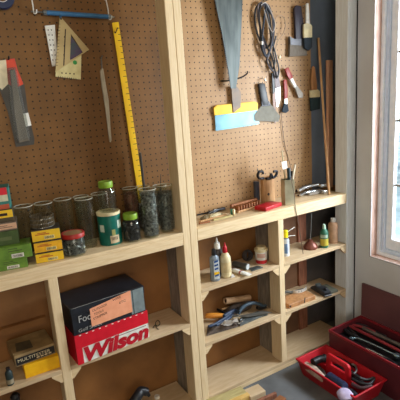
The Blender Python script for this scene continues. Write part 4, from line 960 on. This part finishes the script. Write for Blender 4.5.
# hammer with yellow handle
a=V((50,at(204.6,316,2,z+30).y*0+120,z+30)); a=at(205.4,315.8,1,120); b=at(222.5,315.2,1,112)
zz=z+34; a=V((at(205.6,315.8,2,zz).x,at(205.6,315.8,2,zz).y,zz)); b=V((at(223.5,315.4,2,zz).x,at(223.5,315.4,2,zz).y,zz)); d=(b-a).normalized(); a.x=max(a.x,54); L_=(b-a).length
t=thing('chisel','tool with a fat yellow-orange wooden handle beside the double post','chisel',(a+b)/2+V((0,0,-20)))
part('handle',MB().lathe(a,[(9,0),(14,6),(16,L_*.3),(15,L_*.7),(11,L_*.92),(10,L_)],18,d),mat('yellow_handle',(222,150,58),.45,c2=(206,128,42),scale=14,stretch=(2,8,8)),t)
part('ferrule',MB().lathe(b,[(10,0),(8,16)],14,d),steel,t); part('blade',MB().obox(b+d*50-V((0,0,4)),d*70,V((-d.y,d.x,0))*14,V((0,0,4))),steel,t)
# blue pliers
def T2(pts,r,m,t,nm,dz=30,**k): return part(nm,MB().tube([at(px,py,2,z+dz+(q[0] if q else 0)) for px,py,*q in pts],r,n=10,k=6,**k),m,t)
o=at(228,318,2,z)
t=thing('pliers','large pliers with dark blue grips lying across the cloth','pliers',o)
T2([(208.5,326.5),(214,324.5),(220,321),(226,317.5),(231,313.5)],7.5,bluegrip,t,'grip',32)
T2([(216,325.5),(222,322.4),(228,319),(233,315)],8,bluegrip,t,'grip',26)
T2([(224,316.4),(229,313.2),(234,311),(239,312)],12,bluegrip,t,'pivot',36)
T2([(236,309.5),(238.4,307.5),(240,310),(238.6,313)],4.5,blackm,t,'jaw',44)
# curved bow saw / coping handle
o=at(250,306,2,z)
t=thing('hand_saw','saw with a curved blue-grey handle and tapering blade at the shelf front','saw',o)
part('handle',MB().tube([V((p_.x,p_.y,max(p_.z,z+16))) for p_ in [at(px,py,1,104) for px,py in ((238,314),(241,309),(246,305),(252,303),(258,303.6),(263,306),(266,309.6))]],10,n=10,k=6),mat('blue_grey_grip',(66,86,102),.5),t)
part('handle_base',MB().tube([V((p_.x,p_.y,max(p_.z,z+14))) for p_ in [at(px,py,1,100) for px,py in ((257,307.6),(261,310.6),(266,310.4))]],9,n=10,k=6),black,t)
bl=[at(px,py,2,z+20) for px,py in ((236,316.6),(250,314),(262,311),(273,313.2),(262,314.6),(248,317.4))]
bl=[V((min(p.x,528),max(p.y,14),z+20)) for p in bl]
part('blade',MB().prism(bl,(0,0,2.4)),mat('blade_grey',(150,148,140),.35,.7),t)
P=[at(px,py,2,z+4) for px,py in ((240,326),(262,316.5),(268,314.6),(258,312),(240,319))]; P=[V((min(p.x,528),max(p.y,6),z+.3)) for p in P]
solo('grey_board','flat blue-grey board lying under the saw blade','board',MB().prism(P,(0,0,11)),mat('board_bluegrey',(88,94,94),.7,c2=(70,76,78)),bevel=1)
# white rag
rb=random.Random(11); c=at(230.5,323.4,2,z+30); mb=MB(); n=9;g=[]
for i in range(n+1):
    for j in range(6):
        u,v=i/n-.5,j/5-.5; g.append(c+V((u*92+v*10,v*40-u*14,4+12*math.cos(u*9+v*4)*.6+rb.uniform(-3,3)+(1-abs(u)*2)*6)))
solo('rag','crumpled white rag lying on the dark cloth in front of the pliers','rag',mb.add(g,[(i*6+j,(i+1)*6+j,(i+1)*6+j+1,i*6+j+1) for i in range(n) for j in range(5)]),rag)
t=thing('small_clamp','small bright metal clip lying beside the white rag','clip',at(240,322.5,2,z+12))
part('clip',MB().tube([at(px,py,2,z+22) for px,py in ((236,322.4),(239,323.4),(242,321.6),(243,319.4),(240.4,320))],3.4,n=8),chrome,t)
# dark tool behind
t=thing('file','dark short-handled file lying behind the yellow-handled tool','file',at(219,310,2,z))
T2([(214,307.6),(218,309.6),(222,311.8),(225,313.4)],7,blackm,t,'blade',26); T2([(222,309.4),(228,307.6),(233,306.4)],6,lightwood,t,'handle',26)

# ------------------------------------------------------------------ floor: timber, tote tray, tool chest
FT=FL
def plank(lab,p0,p1,wd,ht,m,zb=FL,side=-1,name='plank'):
    a,b=at(*p0,2,zb+ht),at(*p1,2,zb+ht); d=(b-a); n=V((-d.y,d.x,0)).normalized()*side
    return solo(name,lab,'plank',MB().obox((a+b)/2+n*wd/2+V((0,0,-ht/2)),d,n*wd,V((0,0,ht))),m,bevel=1.5)
plank('greenish plank lying on the floor against the shelving sill',(206,399.4),(240.6,385.8),62,36,palegreen)
plank('yellow-edged plank on the floor in front of the greenish one',(224,402),(247,391.6),30,34,mat('yellow_pine',(216,180,108),.6,c2=(196,156,84),scale=8,stretch=(1.5,10,10)))
plank('pale plank lying on the floor beside the greenish plank',(243,390),(258,383.6),70,30,ply)
plank('thin reddish strip of wood on the floor beyond the pale plank',(256,399.6),(275,391.2),16,30,redstrip)
plank('short dark-ended timber offcut on the floor nearest the red tray',(272,401),(280,394.6),40,32,wood)
# red tote tray
X0,X1,Y0,Y1,zt=569.,806.,-486.,-80.,-835.; ins=26
t=thing('tool_tote','open red plastic tote tray of small tools on the floor','tool tote',((X0+X1)/2,(Y0+Y1)/2,FL))
def rr(i,z): return [V((X0+i,Y0+i,z)),V((X1-i,Y0+i,z)),V((X1-i,Y1-i,z)),V((X0+i,Y1-i,z))]
part('tray',MB().rings([rr(ins,FL+.3),rr(4,zt-10),rr(-2,zt-10),rr(-3,zt),rr(7,zt),rr(ins+6,FL+8)]),red,t,bevel=2.5,segs=2)
xm=690
hp=[V((xm-8,-190,FL+9)),V((xm-8,-196,-798)),V((xm-8,-210,-782)),V((xm-8,-338,-782)),V((xm-8,-354,-798)),V((xm-8,-360,FL+9))]
hi=[V((xm-8,-226,-842)),V((xm-8,-228,-822)),V((xm-8,-236,-812)),V((xm-8,-312,-812)),V((xm-8,-322,-822)),V((xm-8,-324,-842))]
part('handle',MB().frame(hp,hi,(16,0,0)),mat('red_handle_plastic',(206,34,46),.42),t,bevel=3,segs=2)
part('divider',MB().box(xm-5,xm+5,Y0+34,Y1-34,FL+9,-868),red,t,bevel=1.5)
# contents
def lay(name,label,category,pts,r,m,zz,**k):
    P=[at(px,py,2,zz+(q[0] if q else 0)) for px,py,*q in pts]; t=thing(name,label,category,cen(P)-V((0,0,r))); part('body',MB().tube(P,r,n=12,k=5,**k),m,t); return t,P
P=[at(*p,2,-842) for p in ((302.6,363),(306,360.6),(316,366),(325,374.6),(322,377),(311,370))]
g=[]; rb=random.Random(4)
solo('plastic_bag','crumpled pale plastic bag along the near side of the red tote','bag',MB().prism([p+V((8,6,rb.uniform(-8,2))) for p in P],(0,0,-36)),mat('bag_pale',(196,176,160),.6,c2=(160,136,122),scale=30,bump=.5),bevel=7,segs=3)
t,P=lay('torch','black cylindrical tool at the far end of the red tote','tool',[(313,362.4),(319,359.4),(324,358.6)],20,black,-838); part('head',MB().lathe(P[-1],[(22,-4),(24,8),(18,20)],16,(P[-1]-P[0])),black,t)
t,P=lay('spray_bottle','navy blue cylinder lying in the red tote under the handle','cylinder',[(328.6,376.6),(336,381.6),(344,387)],26,mat('navy_plastic',(36,44,72),.4),-846); part('end_cap',MB().lathe(P[-1],[(24,-2),(24,6),(14,10)],18,(P[-1]-P[0])),mat('navy_cap',(54,62,92),.4),t)
q=at(345,393.6,2,-846)
solo('lilac_cloth','pale lilac rag bundled at the near end of the red tote','rag',MB().lathe(q+V((0,0,-26)),[(20,0),(36,8),(40,24),(28,40),(12,46)],11),mat('lilac',(206,194,222),.9,c2=(176,164,196),scale=30,bump=.5),bevel=0)
lay('black_cable','black cable looped along the far side of the red tote','cable',[(350,372),(358,377,10),(367,380),(374,378,6),(370,384),(360,383),(352,379)],8,black,-842)
def pouch(name,label,category,c,sx,sy,h,m,seed):
    rb=random.Random(seed); mb=MB(); R_=[]
    for u,k in ((0,.75),(.25,1),(.6,.95),(.85,.7),(1,.3)):
        R_.append([V((c[0]+math.cos(g)*sx*k*rb.uniform(.88,1.1),c[1]+math.sin(g)*sy*k*rb.uniform(.9,1.08),FL+9+h*u+rb.uniform(-4,4)*(u>0))) for g in [2*math.pi*j/16 for j in range(16)]])
    return solo(name,label,category,mb.rings(R_),m,smooth=60)
pouch('tool_pouch','black lumpy tool pouch filling the far compartment side of the red tote','pouch',(735,-300,0),30,120,78,black,1)
pouch('rag','dark oily rag bundled behind the pale plastic bag in the red tote','rag',(640,-170,0),32,62,62,cloth,2)
pouch('glove','dark work glove lying at the near end under the lilac rag','glove',(640,-400,0),34,50,50,mat('glove_dark',(44,44,56),.9),3)
t,P=lay('tape_ring','silver grey ring tool standing in the red tote beside the handle','tool',[(352,364),(355.6,366),(356.4,371),(353.6,374)],5,steel,-828)
lay('wrench','dark wrench lying along the far side of the red tote','wrench',[(336,356.6),(348,363),(356,368)],7,blackm,-845)
lay('screwdriver','dark-handled screwdriver across the near corner of the red tote','screwdriver',[(352,384,2),(361,388),(372,386,4)],9,mat('dark_maroon_grip',(66,40,44),.5),-842)
# maroon steel chest with open lid
X0,X1,Y0,Y1,zt=812.,1086.,-760.,-95.,-735.
t=thing('tool_chest','large maroon metal tool chest with its lid propped open at the wall','tool chest',((X0+X1)/2,(Y0+Y1)/2,FL))
part('chest_body',MB().rings([rr(0,FL+.3) if False else [V((X0,Y0,FL+.3)),V((X1,Y0,FL+.3)),V((X1,Y1,FL+.3)),V((X0,Y1,FL+.3))],[V((X0,Y0,zt)),V((X1,Y0,zt)),V((X1,Y1,zt)),V((X0,Y1,zt))],[V((X0+5,Y0+5,zt)),V((X1-5,Y0+5,zt)),V((X1-5,Y1-5,zt)),V((X0+5,Y1-5,zt))],[V((X0+5,Y0+5,FL+40)),V((X1-5,Y0+5,FL+40)),V((X1-5,Y1-5,FL+40)),V((X0+5,Y1-5,FL+40))]]),maroon,t,bevel=2)
part('tray',MB().box(X0+8,X1-8,Y0+8,Y1-8,zt-60,zt-52),blackm,t)
part('rim',MB().frame([V((X0-3,Y0-3,zt-14)),V((X1+3,Y0-3,zt-14)),V((X1+3,Y1+3,zt-14)),V((X0-3,Y1+3,zt-14))],[V((X0+6,Y0+6,zt-14)),V((X1-6,Y0+6,zt-14)),V((X1-6,Y1-6,zt-14)),V((X0+6,Y1-6,zt-14))],(0,0,16)),mat('maroon_rim',(140,34,44),.4,c2=(116,26,36)),t,bevel=2)
lid=part('lid',MB().prism([V((X1-2,Y1,zt+4)),V((X1+20,Y1+14,-533)),V((X1+20,Y0,-533)),V((X1-2,Y0,zt+4))],(14,0,0)),maroonlid,t,bevel=2)
zz=zt-36
t,P=lay('bolt_cutter','tool with long red-pink handles lying in the maroon chest','bolt cutter',[(345.6,325.6),(350,326.4),(366,334),(384,343),(402,352)],9,mat('pink_red',(160,52,62),.45),zz)
part('grip',MB().tube([p+V((40,6,0)) for p in [at(347,327,2,zz),at(360,330,2,zz),at(372,335,2,zz)]],8,n=10),mat('pink_red',(160,52,62),.45),t)
t,P=lay('pry_bar','long grey metal bar along the lid side of the maroon chest','bar',[(363,328),(376,334.4),(390,340.6),(404,347)],11,mat('bar_grey',(122,116,114),.4,.5),zz)
t,P=lay('wrench','long chrome wrench lying diagonally in the maroon chest','wrench',[(352,338.6),(358,338.4),(374,345),(390,352.6),(399,356.4)],6,mat('chrome_blue',(150,176,190),.25,.85),zz)
part('jaw',MB().lathe(P[0]+V((0,0,-5)),[(13,0),(13,9),(6,9),(6,0),(13,0)],14,(0,0,1),False,False),mat('chrome_blue',(150,176,190),.25,.85),t)
part('head',MB().lathe(at(397,356,2,zz)+V((0,0,-10)),[(16,0),(19,6),(19,16),(12,22)],16),mat('chrome_blue',(150,176,190),.25,.85),t)
lay('socket_bar','short shiny steel bar in front of the chrome wrench in the maroon chest','bar',[(366,348.6),(376,353),(388,359)],5,chrome,zz-6)
lay('strap','black webbing strap bunched at the far end of the maroon chest','strap',[(345,330),(350,334),(356,336),(352,332),(348,328)],11,black,zz-4)
lay('hose','dark hose lying in the maroon chest beside the pry bar','hose',[(352,322.6),(360,325),(366,327),(374,331.4),(386,337)],10,mat('hose_black',(44,42,48),.5),zz-4)
lay('ratchet','dark ratchet lying at the near end of the maroon chest','ratchet',[(380,357),(390,361),(398,366)],9,blackm,zz-4)
# ------------------------------------------------------------------ camera and light
cam=bpy.data.cameras.new('camera'); co=bpy.data.objects.new('camera',cam); COL.objects.link(co)
cam.sensor_width=36; cam.lens=F/400*36; cam.clip_start=.02
m=Matrix.Identity(4)
for i in range(3): m[i][0]=RR[i]; m[i][1]=RU[i]; m[i][2]=-RF[i]
m.translation=V((CAM.x*K,CAM.y*K,(CAM.z-FL)*K)); co.matrix_world=m; S.camera=co
def area(name,loc,target,sx,sy,power,c):
    l=bpy.data.lights.new(name,'AREA'); l.shape='RECTANGLE'; l.size=sx; l.size_y=sy; l.energy=power; l.color=c
    o=bpy.data.objects.new(name,l); COL.objects.link(o); o.location=((loc[0])*K,loc[1]*K,(loc[2]-FL)*K)
    d=(V(target)-V(loc)).normalized(); o.rotation_euler=d.to_track_quat('-Z','Y').to_euler(); return o
area('window_daylight',(1750,-900,560),(400,-200,200),.55,.9,92,(.90,.95,1.0))
area('front_fill',(-1000,-4100,500),(300,0,0),2.4,2.0,52,(1.0,.93,.82))  # soft fill added behind the camera, no door is there
area('ceiling_lamp',(-900,-1700,1470),(0,-400,0),.6,.6,15,(1.0,.80,.54))
sun=bpy.data.lights.new('sun','SUN'); sun.energy=7; sun.angle=.02; so=bpy.data.objects.new('sun',sun); COL.objects.link(so); so.rotation_euler=V((.6,.25,-.7)).to_track_quat('-Z','Y').to_euler()
wd=bpy.data.worlds.new('world'); S.world=wd; wd.use_nodes=True; nt=wd.node_tree; bg=nt.nodes['Background']
bg.inputs[0].default_value=(.80,.90,1,1); bg.inputs[1].default_value=2.2
S.view_settings.view_transform='Standard'; S.view_settings.look='None'; S.view_settings.exposure=0; S.view_settings.gamma=1
S.cycles.use_denoising=True
S.cycles.max_bounces=8; S.cycles.transparent_max_bounces=24
